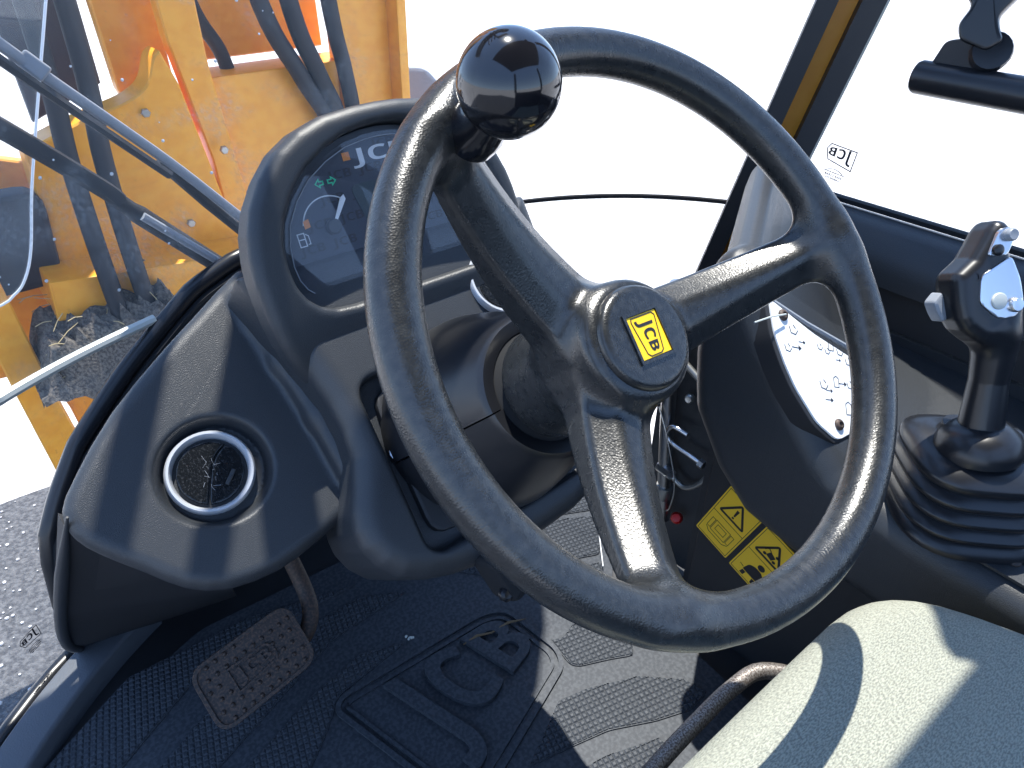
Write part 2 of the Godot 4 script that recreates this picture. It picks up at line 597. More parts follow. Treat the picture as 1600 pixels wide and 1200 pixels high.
func yard() -> void:
	var b := Mb.new()
	b.box(Vector3(600, 0.2, 600), at(Vector3(0, -1.2, 0)))
	struct("yard_ground", b, M.yard)
	var peb := Mb.new()
	for i in 320:
		var c := Vector3(rng.randf_range(-0.75, 0.15), -1.092, rng.randf_range(-2.85, -1.5))
		var r := rng.randf_range(0.002, 0.008)
		peb.lathe([Vector2(r, -r * 0.4), Vector2(r * 0.9, r * 0.3), Vector2(0, r * 0.6)], at(c, Vector3(-PI / 2 + rng.randf_range(-0.3, 0.3), 0, rng.randf() * 3)), 5)
	var pe := struct("loose_grit", peb, M.yard)
	stuff(tag(pe, "loose pale grit scattered over the dark asphalt strip", "grit"))
	b = Mb.new()
	b.extrude(pv([-9, -2.96, -0.23, -2.87, 0.5, -2.82, 0.5, 6, -9, 6]), 0, 0.004, 0, Transform3D(Basis(Vector3.RIGHT, Vector3.BACK, Vector3.DOWN), Vector3(0, -1.096, 0)))
	struct("asphalt_strip", b, M.asphalt)

# height of the windscreen's lower edge, which sweeps up from the floor to the dash
func lower_edge(x: float) -> float:
	var xs := [-0.6, -0.09, -0.088, -0.08, -0.064, -0.035, 0.01, 0.106, 0.222, 0.296, 0.40, 0.51, 0.60, 0.66, 0.72, 1.2]
	var ys := [0.008, 0.008, 0.09, 0.15, 0.207, 0.248, 0.30, 0.368, 0.442, 0.468, 0.45, 0.40, 0.36, 0.31, 0.28, 0.28]
	for i in xs.size() - 1:
		if x <= xs[i + 1]: return lerpf(ys[i], ys[i + 1], clampf((x - xs[i]) / (xs[i + 1] - xs[i]), 0, 1))
	return ys[-1]

func seam_height(x: float) -> float: return 0.412 + 0.075 * smoothstep(0.1, 1.0, x) + 0.02 * (x + 0.05)

func glass_xs(a: float, b: float, k: int) -> Array:
	var o := []
	for i in k + 1: o.append(GLASS_C.x + GLASS_R * sin(lerpf(asin((a - GLASS_C.x) / GLASS_R), asin((b - GLASS_C.x) / GLASS_R), float(i) / k)))
	return o

func curved_sheet(b: Mb, xs: Array, lo: Callable, hi: Callable, r: float, thick: float) -> Mb:
	var rows := []
	for x in xs:
		var d := Vector3(x - GLASS_C.x, 0, on_glass(x, 0).z - GLASS_C.z).normalized()
		var p := GLASS_C + d * r; var q := GLASS_C + d * (r + thick)
		var l: float = lo.call(x); var h: float = hi.call(x)
		rows.append(PackedVector3Array([Vector3(p.x, l, p.z), Vector3(p.x, h, p.z), Vector3(q.x, h, q.z), Vector3(q.x, l, q.z)]))
	return b.skin(rows)

func windscreen() -> void:
	var t := thing("curved_windscreen", "wide curved windscreen in two panes wrapping round the front of the cab", "windscreen")
	var xs := glass_xs(-0.36, -0.0885, 14) + glass_xs(-0.0875, 0.988, 62)
	var lower := xs.filter(func(x): return lower_edge(x) < seam_height(x) - 0.004)
	var run := [[], []]
	for x in lower: run[0 if x < 0.25 else 1].append(x)
	for r in run:
		var g := part("lower_pane", curved_sheet(Mb.new(), r, lower_edge, func(x): return seam_height(x) - 0.003, GLASS_R, 0.005), M.dusty_glass, t)
		g.name = g.name
	part("upper_pane", curved_sheet(Mb.new(), xs, func(x): return maxf(lower_edge(x), seam_height(x) + 0.003), func(_x): return 1.55, GLASS_R, 0.005), M.dusty_glass, t)
	for r in run:
		var pts := []
		for x in r: pts.append(on_glass(x, seam_height(x), GLASS_R))
		part("joint_strip", Mb.new().tube(pts, 0.0068 if r[0] < 0.2 else 0.004, 8), M.trim_pale if r[0] < 0.2 else M.rubber, t)
	var seal := []
	for x in glass_xs(-0.36, -0.1, 10): seal.append(on_glass(x, 0.006, GLASS_R - 0.004))
	seal.append(on_glass(-0.0885, 0.02, GLASS_R - 0.004))
	for x in glass_xs(-0.0875, 0.3, 30): seal.append(on_glass(x, lower_edge(x), GLASS_R - 0.004))
	for x in glass_xs(0.32, 0.72, 16): seal.append(on_glass(x, lower_edge(x), GLASS_R - 0.004))
	part("rubber_seal", Mb.new().tube(seal, 0.013, 10), M.smooth_black, t)
	var lip := []
	for x in glass_xs(-0.0835, 0.3, 30): lip.append(on_glass(x, lower_edge(x) - 0.022, GLASS_R - 0.016))
	part("seal_lip", Mb.new().tube(lip, 0.007, 8), M.rubber, t)
	# the maker's mark printed low on the glass, seen from behind
	var p := on_glass(-0.135, 0.088, GLASS_R - 0.0012)
	var xf := frame(p, Vector3(GLASS_C.x - p.x, 0, GLASS_C.z - p.z), Vector3(0.85, 0, -0.5))
	glass_mark("glass_mark", xf, 0.03, t)
	for i in 34:
		var x := rng.randf_range(-0.02, 0.42)
		var y := rng.randf_range(0.47, 0.85)
		var q := on_glass(x, y, GLASS_R - 0.0008)
		part("dirt_fleck", Mb.new().lathe([Vector2(0, 0), Vector2(rng.randf_range(0.0007, 0.0024), 0), Vector2(0.0006, 0.0009), Vector2(0, 0.001)], frame(q, GLASS_C + Vector3(0, y, 0) - q), 8), M.print_white, t)

# box, letters, arrowed arc and small print, mirrored as one sees them from inside
func glass_mark(called: String, xf: Transform3D, w: float, t: Node3D) -> void:
	var b := Mb.new()
	var m := xf * Transform3D(Basis.from_scale(Vector3(-1, 1, 1)), Vector3.ZERO)
	var h := w * 0.62
	b.ribbon([Vector2(-w / 2, -h / 2), Vector2(w * 0.36, -h * 0.3), Vector2(w / 2, h * 0.2), Vector2(w * 0.4, h / 2), Vector2(-w / 2, h * 0.5)], w * 0.03, 0.0004, m, true)
	b.text("JCB", 1, 1, 0.0004, m, func(u: Vector2): return Vector2((u.x - 0.5) * w * 0.82, (u.y - 0.5) * h * (0.82 - 0.32 * u.x) + h * 0.08))
	var arc := []
	for i in 9: arc.append(Vector2(w * (-0.3 + 0.075 * i), -h * 0.82 + h * 0.14 * sin(PI * i / 8.0)))
	b.ribbon(arc, w * 0.02, 0.0004, m)
	b.ribbon([Vector2(-w * 0.36, -h * 0.86), Vector2(w * 0.36, -h * 0.86)], w * 0.02, 0.0004, m)
	b.text("KEEP CLEAR", w * 0.62, h * 0.11, 0.0004, m * at(Vector3(0, -h * 1.02, 0)))
	b.text("LAMINATED", w * 0.5, h * 0.09, 0.0004, m * at(Vector3(0, -h * 1.18, 0)))
	part(called, b, M.ink, t)

func cab() -> void:
	var t := thing("loader_cab", "dark cab shell of a wheel loader with bare front corner pillar", "vehicle cab")
	var arc := PackedVector2Array()
	for x in glass_xs(-0.36, 0.955, 40): arc.append(Vector2(x, on_glass(x, 0, GLASS_R - 0.003).z))
	arc.append_array(pv([0.975, 0.9, -0.36, 0.9]))
	part("floor_plate", Mb.new().extrude(arc, 0, 0.05, 0, Transform3D(Basis(Vector3.RIGHT, Vector3.BACK, Vector3.DOWN), Vector3(0, -0.012, 0))), M.dark, t)
	# front wall under the glass
	part("front_wall", curved_sheet(Mb.new(), glass_xs(-0.0865, 0.72, 50), func(_x): return -0.012, func(x): return lower_edge(x) - 0.012, GLASS_R - 0.022, 0.016), M.dark, t)
	# painted step along the foot of the glass
	var rows := []
	for x in glass_xs(-0.355, -0.02, 20):
		var d := Vector3(x - GLASS_C.x, 0, on_glass(x, 0).z - GLASS_C.z).normalized()
		var row := PackedVector3Array()
		for q in [Vector2(0.722, -0.012), Vector2(0.722, 0.02), Vector2(0.716, 0.026), Vector2(0.672, 0.026), Vector2(0.666, 0.02), Vector2(0.666, -0.012)]:
			row.append(GLASS_C + d * q.x + Vector3(0, q.y, 0))
		rows.append(row)
	part("door_sill", Mb.new().skin(rows), M.sill, t, 60)
	# front corner pillar: rubber edge, bare painted flange, black inner flange
	var a0 := Vector3(0.895, 0.05, -0.716); var a1 := Vector3(0.981, 0.86, -0.547)
	var dir := (a1 - a0) / (a1.y - a0.y)
	var foot := a0 + dir * 0.29; var head := a0 + dir * 1.55
	var strip := func(off: float, wide: float, deep: float, set_in: float) -> Mb:
		var out := (foot - GLASS_C); out.y = 0; out = out.normalized()
		var along := Vector3(0, 1, 0).cross(out).normalized()
		if along.z < 0: along = -along
		var b := Mb.new()
		var r := []
		for p in [foot, head]:
			var c: Vector3 = p + along * (off + wide / 2) - out * set_in
			r.append(PackedVector3Array([c - along * wide / 2, c + along * wide / 2, c + along * wide / 2 + out * deep, c - along * wide / 2 + out * deep]))
		return b.skin(r)
	part("pillar_seal", strip.call(-0.008, 0.026, 0.045, 0.034), M.dark, t)
	part("pillar_flange", strip.call(0.0185, 0.026, 0.03, -0.006), M.paint, t)
	part("pillar_inner", strip.call(0.045, 0.028, 0.085, 0.038), M.dark, t)
	part("window_channel", strip.call(0.0735, 0.007, 0.02, 0.002), M.trim_pale, t)
	# right wall below the window: ledge, panels with a seam
	var prof := pv([0.975, 0.553, 0.945, 0.562, 0.915, 0.556, 0.893, 0.54, 0.885, 0.518, 0.885, 0.497, 0.9, 0.494, 0.975, 0.494])
	var wx := Transform3D(Basis(Vector3.RIGHT, Vector3.UP, Vector3.BACK), Vector3.ZERO)
	part("window_ledge", Mb.new().extrude(prof, -0.47, 0.9, 0.0, wx), M.plastic, t, 60)
	part("wall_panel", Mb.new().extrude(pv([0.975, 0.492, 0.903, 0.492, 0.898, 0.44, 0.975, 0.44]), -0.46, 0.9, 0.0, wx), M.dark, t)
	part("wall_panel", Mb.new().extrude(pv([0.975, 0.437, 0.895, 0.437, 0.89, -0.012, 0.975, -0.012]), -0.46, 0.9, 0.0, wx), M.plastic, t)
	# what stands over and behind the driver: roof, rear wall, posts, guard bars
	var roof := Mb.new()
	roof.box(Vector3(1.34, 0.05, 0.95), at(Vector3(0.31, 1.6, 0.15)))
	roof.box(Vector3(0.06, 0.05, 0.05), at(Vector3(0.70, 1.598, -0.345), Vector3(0, 0.6, 0)))
	part("roof_panel", roof, M.dark, t)
	part("roof_visor", Mb.new().extrude(pv([0.26, -0.64, 0.50, -0.64, 0.50, -0.715, 0.33, -0.725, 0.37, -0.86, 0.40, -0.93, 0.50, -0.93, 0.535, -0.83, 0.58, -0.80, 0.66, -0.845, 0.735, -0.915, 0.80, -1.0, 0.80, -1.225, -0.42, -1.225, -0.42, -0.93, 0.352, -0.93, 0.335, -0.86, 0.298, -0.775, 0.27, -0.70]), 0, 0.04, 0, Transform3D(Basis(Vector3.RIGHT, Vector3.BACK, Vector3.DOWN), Vector3(0, 1.62, 0))), M.dark, t)
	part("rear_wall", Mb.new().box(Vector3(1.34, 0.75, 0.03), at(Vector3(0.31, 0.36, 0.9))), M.dark, t)
	for x in [-0.33, 0.95]: part("rear_post", Mb.new().box(Vector3(0.07, 0.85, 0.09), at(Vector3(x, 1.15, 0.87))), M.dark, t)
	for o in [0.0, 0.10, 0.19]:
		part("guard_bar", Mb.new().tube([Vector3(0.02 + o, 1.6, -0.72), Vector3(0.62 + o, 1.6, -1.36)], 0.014, 8), M.dark, t)

func side_window() -> void:
	var t := thing("side_window", "clear right side window over the dark ledge with printed corner mark", "window")
	part("pane", Mb.new().extrude(pv([-0.5, 0.565, 0.85, 0.565, 0.85, 1.55, -0.27, 1.55, -0.462, 0.79]), 0, 0.005, 0, Transform3D(Basis(Vector3(0, 0, 1), Vector3(0, 1, 0), Vector3(1, 0, 0)), Vector3(0.952, 0, 0))), M.glass, t)
	part("bottom_channel", Mb.new().box(Vector3(0.012, 0.006, 1.35), at(Vector3(0.955, 0.566, 0.19))), M.rubber, t)
	glass_mark("corner_mark", frame(Vector3(0.951, 0.620, -0.470), Vector3(-1, 0, 0), Vector3(0, -0.1, 1)), 0.042, t)
	# swung-open glass leaf whose polished edge glints
	var og := thing("open_glass_leaf", "clear glass leaf outside the left windscreen with a bright polished edge", "window")
	var ep := []
	for q in smooth([Vector2(0.34, 1.04), Vector2(0.225, 0.773), Vector2(0.187, 0.686), Vector2(0.147, 0.594), Vector2(0.106, 0.497), Vector2(0.072, 0.405), Vector2(0.046, 0.358), Vector2(0.02, 0.336), Vector2(-0.03, 0.322), Vector2(-0.3, 0.29)], 4): ep.append(q)
	var edge3 := ep.map(func(q): return Vector3(q.x, q.y, -1.40 - 0.2 * q.x))
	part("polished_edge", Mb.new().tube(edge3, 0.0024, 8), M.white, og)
	var leaf := PackedVector2Array(ep)
	leaf.append_array(pv([-0.3, 1.04]))
	var lx := Transform3D(Basis(Vector3(1, 0, -0.2), Vector3.UP, Vector3(0.2, 0, 1)), Vector3(0, 0, -1.403))
	part("pane", Mb.new().extrude(leaf, 0, 0.004, 0, lx), M.glass, og)
	# grab rail by the window
	var g := thing("grab_rail", "black tubular rail across the side window, cut off by the photo's edge", "handle")
	var z0 := -0.394
	part("tube", Mb.new().tube([Vector3(0.93, 0.737, z0), Vector3(0.93, 0.737, z0 + 0.004), Vector3(0.93, 0.736, -0.05)], [0.0165, 0.0185, 0.0185], 20), M.smooth_black, g)
	var br := Mb.new()
	br.extrude(Mb.rounded(pv([-0.045, 0.0, -0.035, 0.03, -0.01, 0.036, 0.02, 0.02, 0.02, 0.0]), 0.006), -0.004, 0.004, 0.001, Transform3D(Basis(Vector3(0, 0, 1), Vector3(0, 1, 0), Vector3(-1, 0, 0)), Vector3(0.932, 0.748, -0.338)))
	part("bracket", br, M.dark, g)
	var kn := Mb.new()
	kn.lathe([Vector2(0, -0.012), Vector2(0.019, -0.012), Vector2(0.021, -0.009), Vector2(0.019, -0.006), Vector2(0.021, -0.003), Vector2(0.019, 0), Vector2(0.021, 0.003), Vector2(0.019, 0.008), Vector2(0, 0.01)], frame(Vector3(0.935, 0.772, -0.326), Vector3(-0.75, 0.35, 0.4)), 20)
	part("clamp_knob", kn, M.smooth_black, g)
	var c := thing("window_catch", "small black plastic catch high on the side window above the rail", "latch")
	var cb := Mb.new()
	cb.extrude(Mb.rounded(pv([-0.03, 0.028, -0.036, 0.0, -0.014, -0.006, -0.012, -0.026, 0.0, -0.036, 0.03, -0.03, 0.036, -0.014, 0.024, -0.008, 0.014, 0.0, 0.016, 0.04]), 0.006), -0.012, 0.012, 0.004, frame(Vector3(0.935, 0.812, -0.343), Vector3(-0.9, 0.2, 0.25), Vector3(0.1, -0.45, 0.9)), 0.003)
	part("body", cb, M.smooth_black, c)
	part("pivot_pin", Mb.new().lathe([Vector2(0, -0.018), Vector2(0.006, -0.018), Vector2(0.006, 0.014), Vector2(0.004, 0.016), Vector2(0, 0.016)], frame(Vector3(0.935, 0.83, -0.352), Vector3(-0.9, 0.2, 0.25)), 12), M.dark, c)

func plate(b: Mb, poly: PackedVector2Array, z: float, thick: float) -> Mb:
	return b.extrude(poly, -thick, 0.0, 0.004, at(Vector3(0, 0, z)), 0.0, 1)

func loader_arms() -> void:
	var t := thing("loader_arm_tower", "orange painted loader arm tower standing beyond the windscreen", "loader arm")
	part("left_post", plate(Mb.new(), pv([0.50, 1.9, 0.535, 0.62, 0.575, 0.32, 0.60, -0.7, 0.68, -0.7, 0.645, 0.2, 0.62, 0.55, 0.64, 1.9]), -1.98, 0.05), M.paint, t)
	part("back_plate", plate(Mb.new(), pv([0.395, 1.9, 0.42, 0.50, 0.46, 0.36, 0.56, 0.36, 0.56, 1.9]), -2.1, 0.04), M.paint, t)
	# crossmember: a deep box whose top ledge catches the sun
	part("crossmember", Mb.new().box(Vector3(0.46, 1.3, 0.14), at(Vector3(0.83, -0.135, -2.08)), 0.006), M.paint, t)
	part("right_post", plate(Mb.new(), pv([1.00, 1.9, 0.985, 0.35, 1.0, -0.7, 1.16, -0.7, 1.155, 0.39, 1.21, 1.9]), -2.0, 0.05), M.paint, t)
	part("post_edge", Mb.new().box(Vector3(0.03, 2.2, 0.10), at(Vector3(1.17, 0.6, -1.99), Vector3(0, 0, -0.03)), 0.004), M.paint, t)
	part("hose_guide_plate", plate(Mb.new(), pv([0.66, 0.53, 0.80, 1.9, 1.02, 1.9, 1.02, 0.53]), -2.16, 0.03), M.paint, t)
	# curved bracket plate in front of the left post
	var curve := [Vector2(0.16, 0.43), Vector2(0.30, 0.475), Vector2(0.40, 0.50), Vector2(0.455, 0.53), Vector2(0.485, 0.585), Vector2(0.505, 0.60)]
	var br := PackedVector2Array(smooth(curve, 5))
	br.append_array(pv([0.53, 0.52, 0.56, 0.3, 0.60, 0.0, 0.60, -0.3, 0.1, -0.3]))
	part("bracket_plate", plate(Mb.new(), br, -1.95, 0.09), M.paint, t)
	part("lower_plate", plate(Mb.new(), pv([-0.4, 0.42, 0.06, 0.40, 0.62, 0.2, 0.66, -0.7, 0.10, -0.7, 0.02, -0.19, -0.4, -0.16]), -2.12, 0.04), M.paint, t)
	part("lower_beam", Mb.new().box(Vector3(0.50, 0.10, 0.22), at(Vector3(0.34, 0.09, -1.93), Vector3(0, 0, -0.12)), 0.006), M.paint, t)
	part("side_leg", plate(Mb.new(), pv([-0.06, 0.42, 0.005, 0.42, 0.02, -0.1, 0.06, -0.75, -0.04, -0.75, -0.055, -0.1]), -1.82, 0.06), M.paint, t)
	part("base_plate", plate(Mb.new(), pv([0.03, 0.0, 0.4, -0.02, 0.34, -0.5, 0.06, -0.7]), -1.9, 0.05), M.paint, t)
	part("rubber_pad", Mb.new().extrude(Mb.rounded(pv([-0.3, 0.115, 0.14, 0.115, 0.165, 0.345, -0.3, 0.36]), 0.05), -0.06, 0.0, 0.012, at(Vector3(0, 0, -1.93))), M.ram, t)
	part("mud_flap", plate(Mb.new(), pv([0.225, 1.7, 0.43, 1.7, 0.405, 0.50, 0.30, 0.46, 0.225, 0.43]), -2.2, 0.03), M.ram, t)
	for s in [[0.435, 0.47], [0.47, 0.18], [0.25, 0.4], [0.6, 0.35]]:
		part("bolt_head", Mb.new().lathe([Vector2(0.011, -0.004), Vector2(0.011, 0.005), Vector2(0.009, 0.008), Vector2(0, 0.008)], at(Vector3(s[0], s[1], -1.949)), 6), M.zinc, t, 20)
	# hoses
	var hs := [
		["black hose nearest the left edge, hanging straight down beside the orange tower", [Vector3(0.262, 1.7, -1.86), Vector3(0.25, 0.7, -1.86), Vector3(0.228, 0.4, -1.85), Vector3(0.215, 0.1, -1.79), Vector3(0.22, -0.2, -1.76)], 0.021],
		["second black hose from the left, hanging straight down over the dark flap", [Vector3(0.335, 1.7, -1.86), Vector3(0.322, 0.7, -1.86), Vector3(0.296, 0.4, -1.85), Vector3(0.28, 0.12, -1.79), Vector3(0.285, -0.2, -1.76)], 0.021],
		["lone thin black hose slanting through the white gap between the posts", [Vector3(0.585, 1.4, -2.1), Vector3(0.635, 0.74, -2.1), Vector3(0.70, 0.54, -2.1), Vector3(0.74, 0.3, -2.14)], 0.019],
		["left hose of the three that fan down to the instrument hood", [Vector3(0.70, 1.3, -1.96), Vector3(0.765, 0.72, -1.96), Vector3(0.85, 0.5, -1.96), Vector3(0.915, 0.36, -1.96), Vector3(0.96, 0.1, -1.98)], 0.023],
		["middle hose of the three that fan down to the instrument hood", [Vector3(0.79, 1.3, -1.955), Vector3(0.845, 0.70, -1.955), Vector3(0.90, 0.50, -1.955), Vector3(0.945, 0.36, -1.955), Vector3(0.97, 0.1, -1.97)], 0.024],
		["right hose of the three, running close along the right orange post", [Vector3(0.93, 1.3, -1.95), Vector3(0.955, 0.69, -1.95), Vector3(0.978, 0.5, -1.95), Vector3(0.988, 0.36, -1.95), Vector3(0.98, 0.1, -1.96)], 0.022]]
	for h in hs:
		tag(part("hydraulic_hose", Mb.new().tube(smooth(h[1], 8), h[2], 14), M.hose), h[0], "hose", "hoses on the loader arms")
	# mirror head past the right post
	var mi := thing("exterior_lamp", "dark grey lamp housing showing between the orange post and the steering wheel", "lamp")
	part("housing", Mb.new().extrude(Mb.rounded(pv([-0.09, -0.12, 0.14, -0.14, 0.15, -0.02, 0.09, 0.055, -0.09, 0.06]), 0.035), -0.05, 0.02, 0.012, at(Vector3(1.33, 0.36, -2.25), Vector3(-0.2, -0.5, 0))), M.grey, mi)
	# soil caught on the tower's foot
	var soil := Mb.new()
	var rows := []
	var nz := FastNoiseLite.new(); nz.seed = 4; nz.frequency = 14.0
	for i in 27:
		var row := PackedVector3Array()
		for j in 19:
			var u := i / 26.0; var w := j / 18.0
			var x := -0.01 + 0.40 * u; var z := -1.92 + 0.22 * w
			var edge: float = min(min(u, 1 - u), min(w, 1 - w)) * 6.0
			row.append(Vector3(x + 0.012 * nz.get_noise_2d(z * 3, x * 3), -0.07 + 0.21 * smoothstep(0, 1, edge) * (0.75 + 0.3 * u - 0.35 * w) + 0.045 * nz.get_noise_2d(x * 2.2, z * 2.2) + 0.02 * nz.get_noise_2d(x * 8, z * 8), z))
		rows.append(row)
	soil.skin(rows, false, false, false)
	var so := part("soil_heap", soil, M.soil, self, 70)
	tag(so, "dark clod of mud and straw packed at the foot of the orange tower", "soil")
	stuff(so)
	var sb := Mb.new()
	for i in 60:
		var x := rng.randf_range(0.04, 0.38); var z := rng.randf_range(-1.9, -1.72)
		var y := 0.125 + rng.randf_range(-0.10, 0.02) - (z + 1.9) * 0.35
		var d := Vector3(rng.randf_range(-1, 1), rng.randf_range(-0.3, 0.6), rng.randf_range(-0.5, 0.5)).normalized() * rng.randf_range(0.01, 0.04)
		sb.tube([Vector3(x, y, z) - d, Vector3(x, y + 0.004, z), Vector3(x, y, z) + d], 0.0012, 4)
	var st := part("straw_litter", sb, M.straw)
	tag(st, "pale straw stuck in the dark mud beyond the glass", "straw")
	stuff(st)

func wipers() -> void:
	var t := thing("wiper_blade", "upper wiper with grey blade running along the curved windscreen", "wiper", Transform3D(), "windscreen wipers")
	var r := 0.767
	var pts := [on_glass(0.02, 0.872, r), on_glass(0.1, 0.778, r), on_glass(0.137, 0.735, r), on_glass(0.244, 0.614, r), on_glass(0.325, 0.512, r), on_glass(0.37, 0.46, r)]
	part("blade_rail", Mb.new().tube(smooth(pts, 6), 0.0055, 8, false, 1.3), M.grey, t)
	var lower := []
	for p in pts.slice(0, 4): lower.append(p + Vector3(-0.006, -0.014, 0.014))
	part("rubber_edge", Mb.new().tube(smooth(lower, 6), 0.006, 6), M.hose, t)
	part("arm", Mb.new().tube([on_glass(0.235, 0.614, r + 0.012), on_glass(0.285, 0.541, r + 0.012), on_glass(0.33, 0.48, r + 0.012), on_glass(0.37, 0.43, r + 0.012)], 0.008, 8), M.hose, t)
	part("blade_clip", Mb.new().box(Vector3(0.03, 0.02, 0.016), frame(on_glass(0.125, 0.752, r), Vector3(-0.2, 0.2, 1), Vector3(0.65, -0.75, 0)), 0.003), M.grey, t)
	t = thing("wiper_blade", "lower wiper with a thick black arm below the first one", "wiper", Transform3D(), "windscreen wipers")
	pts = [on_glass(0.0, 0.768, r), on_glass(0.069, 0.696, r), on_glass(0.153, 0.601, r), on_glass(0.169, 0.578, r)]
	part("blade_rail", Mb.new().tube(smooth(pts, 6), 0.0085, 8, false, 1.4), M.hose, t)
	part("arm", Mb.new().tube(smooth([on_glass(0.155, 0.597, r + 0.01), on_glass(0.18, 0.562, r + 0.01), on_glass(0.24, 0.49, r + 0.01), on_glass(0.30, 0.42, r + 0.01)], 6), [0.006] + range(6).map(func(_i): return 0.011) + range(12).map(func(_i): return 0.0135), 10), M.hose, t)
	part("arm_cover", Mb.new().tube([on_glass(0.19, 0.553, r - 0.004), on_glass(0.3, 0.43, r - 0.004)], 0.006, 8), M.grey, t)

func tread(b: Mb, poly: PackedVector2Array, pitch := 0.0078, turn := 0.0) -> Mb:   # rows of blunt little pyramids filling a patch of the floor
	var inner := Mb.inset(poly, 0.0012)
	var lo := Vector2(9, 9); var hi := -lo
	for p in poly:
		lo = lo.min(p); hi = hi.max(p)
	var c := (lo + hi) / 2
	var k := int((hi - lo).length() / 2 / pitch) + 1
	for i in range(-k, k + 1):
		for j in range(-k, k + 1):
			var q := c + Vector2(i * pitch, j * pitch).rotated(turn)
			var cell := PackedVector2Array()
			var whole := true
			for g in [Vector2(-1, -1), Vector2(1, -1), Vector2(1, 1), Vector2(-1, 1)]:
				var w: Vector2 = q + (g * pitch * 0.47).rotated(turn)
				cell.append(w)
				if not Geometry2D.is_point_in_polygon(w, inner): whole = false
			if not whole:
				var cut := Geometry2D.intersect_polygons(cell, inner)
				if cut.is_empty(): continue
				cell = cut[0]
				q = Vector2.ZERO
				for w in cell: q += w / cell.size()
			var m := cell.size()
			var top := PackedVector3Array()
			for w in cell:
				var e := q + (w - q) * 0.5
				top.append(Vector3(e.x, 0.0038, e.y))
			var ccw := 1 if not Geometry2D.is_polygon_clockwise(cell) else -1
			for n in m:
				var n2 := (n + 1) % m
				var a := Vector3(cell[n].x, 0.0021, cell[n].y); var d := Vector3(cell[n2].x, 0.0021, cell[n2].y)
				if ccw > 0: b.v.append_array([a, d, top[n2], a, top[n2], top[n]])
				else: b.v.append_array([d, a, top[n], d, top[n], top[n2]])
			for n in range(1, m - 1):
				if ccw > 0: b.v.append_array([top[0], top[n], top[n + 1]])
				else: b.v.append_array([top[0], top[n + 1], top[n]])
	return b

func floor_mat() -> void:
	var flat := Transform3D(Basis(Vector3.RIGHT, Vector3.BACK, Vector3.DOWN), Vector3.ZERO)   # polygon (x, z); its local z points down
	var t := thing("floor_mat", "moulded black rubber floor mat with diamond tread and big raised letters", "floor mat")
	var edge := pv([-0.24, -0.66, -0.166, -0.728, 0.051, -0.815, 0.29, -0.80, 0.56, -0.76, 0.715, -0.66, 0.700, -0.575, 0.595, -0.481, 0.607, -0.42, 0.60, -0.20, 0.60, 0.6, -0.24, 0.6])
	part("base_sheet", Mb.new().extrude(Mb.rounded(edge, 0.02), 0.0, 0.011, 0, flat), M.mat, t)
	var panels := [
		pv([0.60, -0.668, 0.63, -0.688, 0.71, -0.655, 0.702, -0.63, 0.69, -0.622]),
		pv([0.565, -0.585, 0.598, -0.66, 0.682, -0.61, 0.685, -0.588, 0.655, -0.562, 0.626, -0.54, 0.585, -0.56]),
		pv([0.555, -0.545, 0.575, -0.552, 0.617, -0.525, 0.585, -0.49, 0.56, -0.50]),
		pv([0.452, -0.468, 0.47, -0.46, 0.52, -0.475, 0.572, -0.452, 0.575, -0.415, 0.529, -0.372, 0.50, -0.388, 0.455, -0.409, 0.447, -0.42]),
		pv([0.397, -0.389, 0.44, -0.378, 0.511, -0.345, 0.558, -0.30, 0.566, -0.268, 0.529, -0.265, 0.48, -0.284, 0.421, -0.315, 0.36, -0.332, 0.306, -0.346]),
		pv([0.33, -0.305, 0.39, -0.296, 0.466, -0.267, 0.466, -0.25, 0.404, -0.23, 0.33, -0.22]),
		pv([-0.2, -0.70, -0.181, -0.725, -0.054, -0.798, 0.12, -0.789, 0.28, -0.74, 0.184, -0.745, 0.065, -0.761, -0.106, -0.664, -0.15, -0.61]),
		pv([-0.10, -0.62, 0.07, -0.703, 0.20, -0.717, 0.268, -0.716, 0.337, -0.677, 0.201, -0.672, 0.114, -0.637, -0.012, -0.588, -0.06, -0.56]),
		pv([0.0, -0.56, 0.13, -0.608, 0.22, -0.626, 0.284, -0.60, 0.165, -0.585, 0.125, -0.545, 0.082, -0.512, 0.04, -0.48]),
		pv([0.35, -0.72, 0.45, -0.71, 0.52, -0.64, 0.47, -0.60, 0.42, -0.66])]
	for p in panels:
		var b := Mb.new()
		b.extrude(Mb.rounded(p, 0.008, 3), -0.002, 0.0, 0, flat)
		var o := part("tread_panel", tread(b, p, 0.0078, 0.25), M.mat, t, 20)
		stuff(o)
	# raised border round the letters: two steps
	var hex := pv([0.401, -0.568, 0.434, -0.551, 0.449, -0.449, 0.437, -0.424, 0.27, -0.362, 0.215, -0.35, 0.152, -0.567, 0.168, -0.58])
	var hexr := Mb.rounded(hex, 0.02, 4)
	for s in [[0.0, 0.007, 0.0045], [0.012, 0.005, 0.003]]:
		var ring := Mb.inset(hexr, s[0])
		part("letter_border", Mb.new().ribbon(Array(ring), s[1], -s[2], flat, true), M.mat, t)
	var tl := Vector2(0.195, -0.557); var tr := Vector2(0.412, -0.548); var brc := Vector2(0.436, -0.452); var bl := Vector2(0.254, -0.38)
	var warp := func(u: Vector2): return bl.lerp(brc, u.x).lerp(tl.lerp(tr, u.x), u.y)
	part("raised_letters", Mb.new().text("JCB", 1, 1, -0.0085, flat, warp), M.mat, t)

# the frame of the left pod's sloping top
func pod_frame() -> Transform3D: return frame(Vector3(0.082, 0.517, -0.513), Vector3(-0.05, 0.75, 0.66))

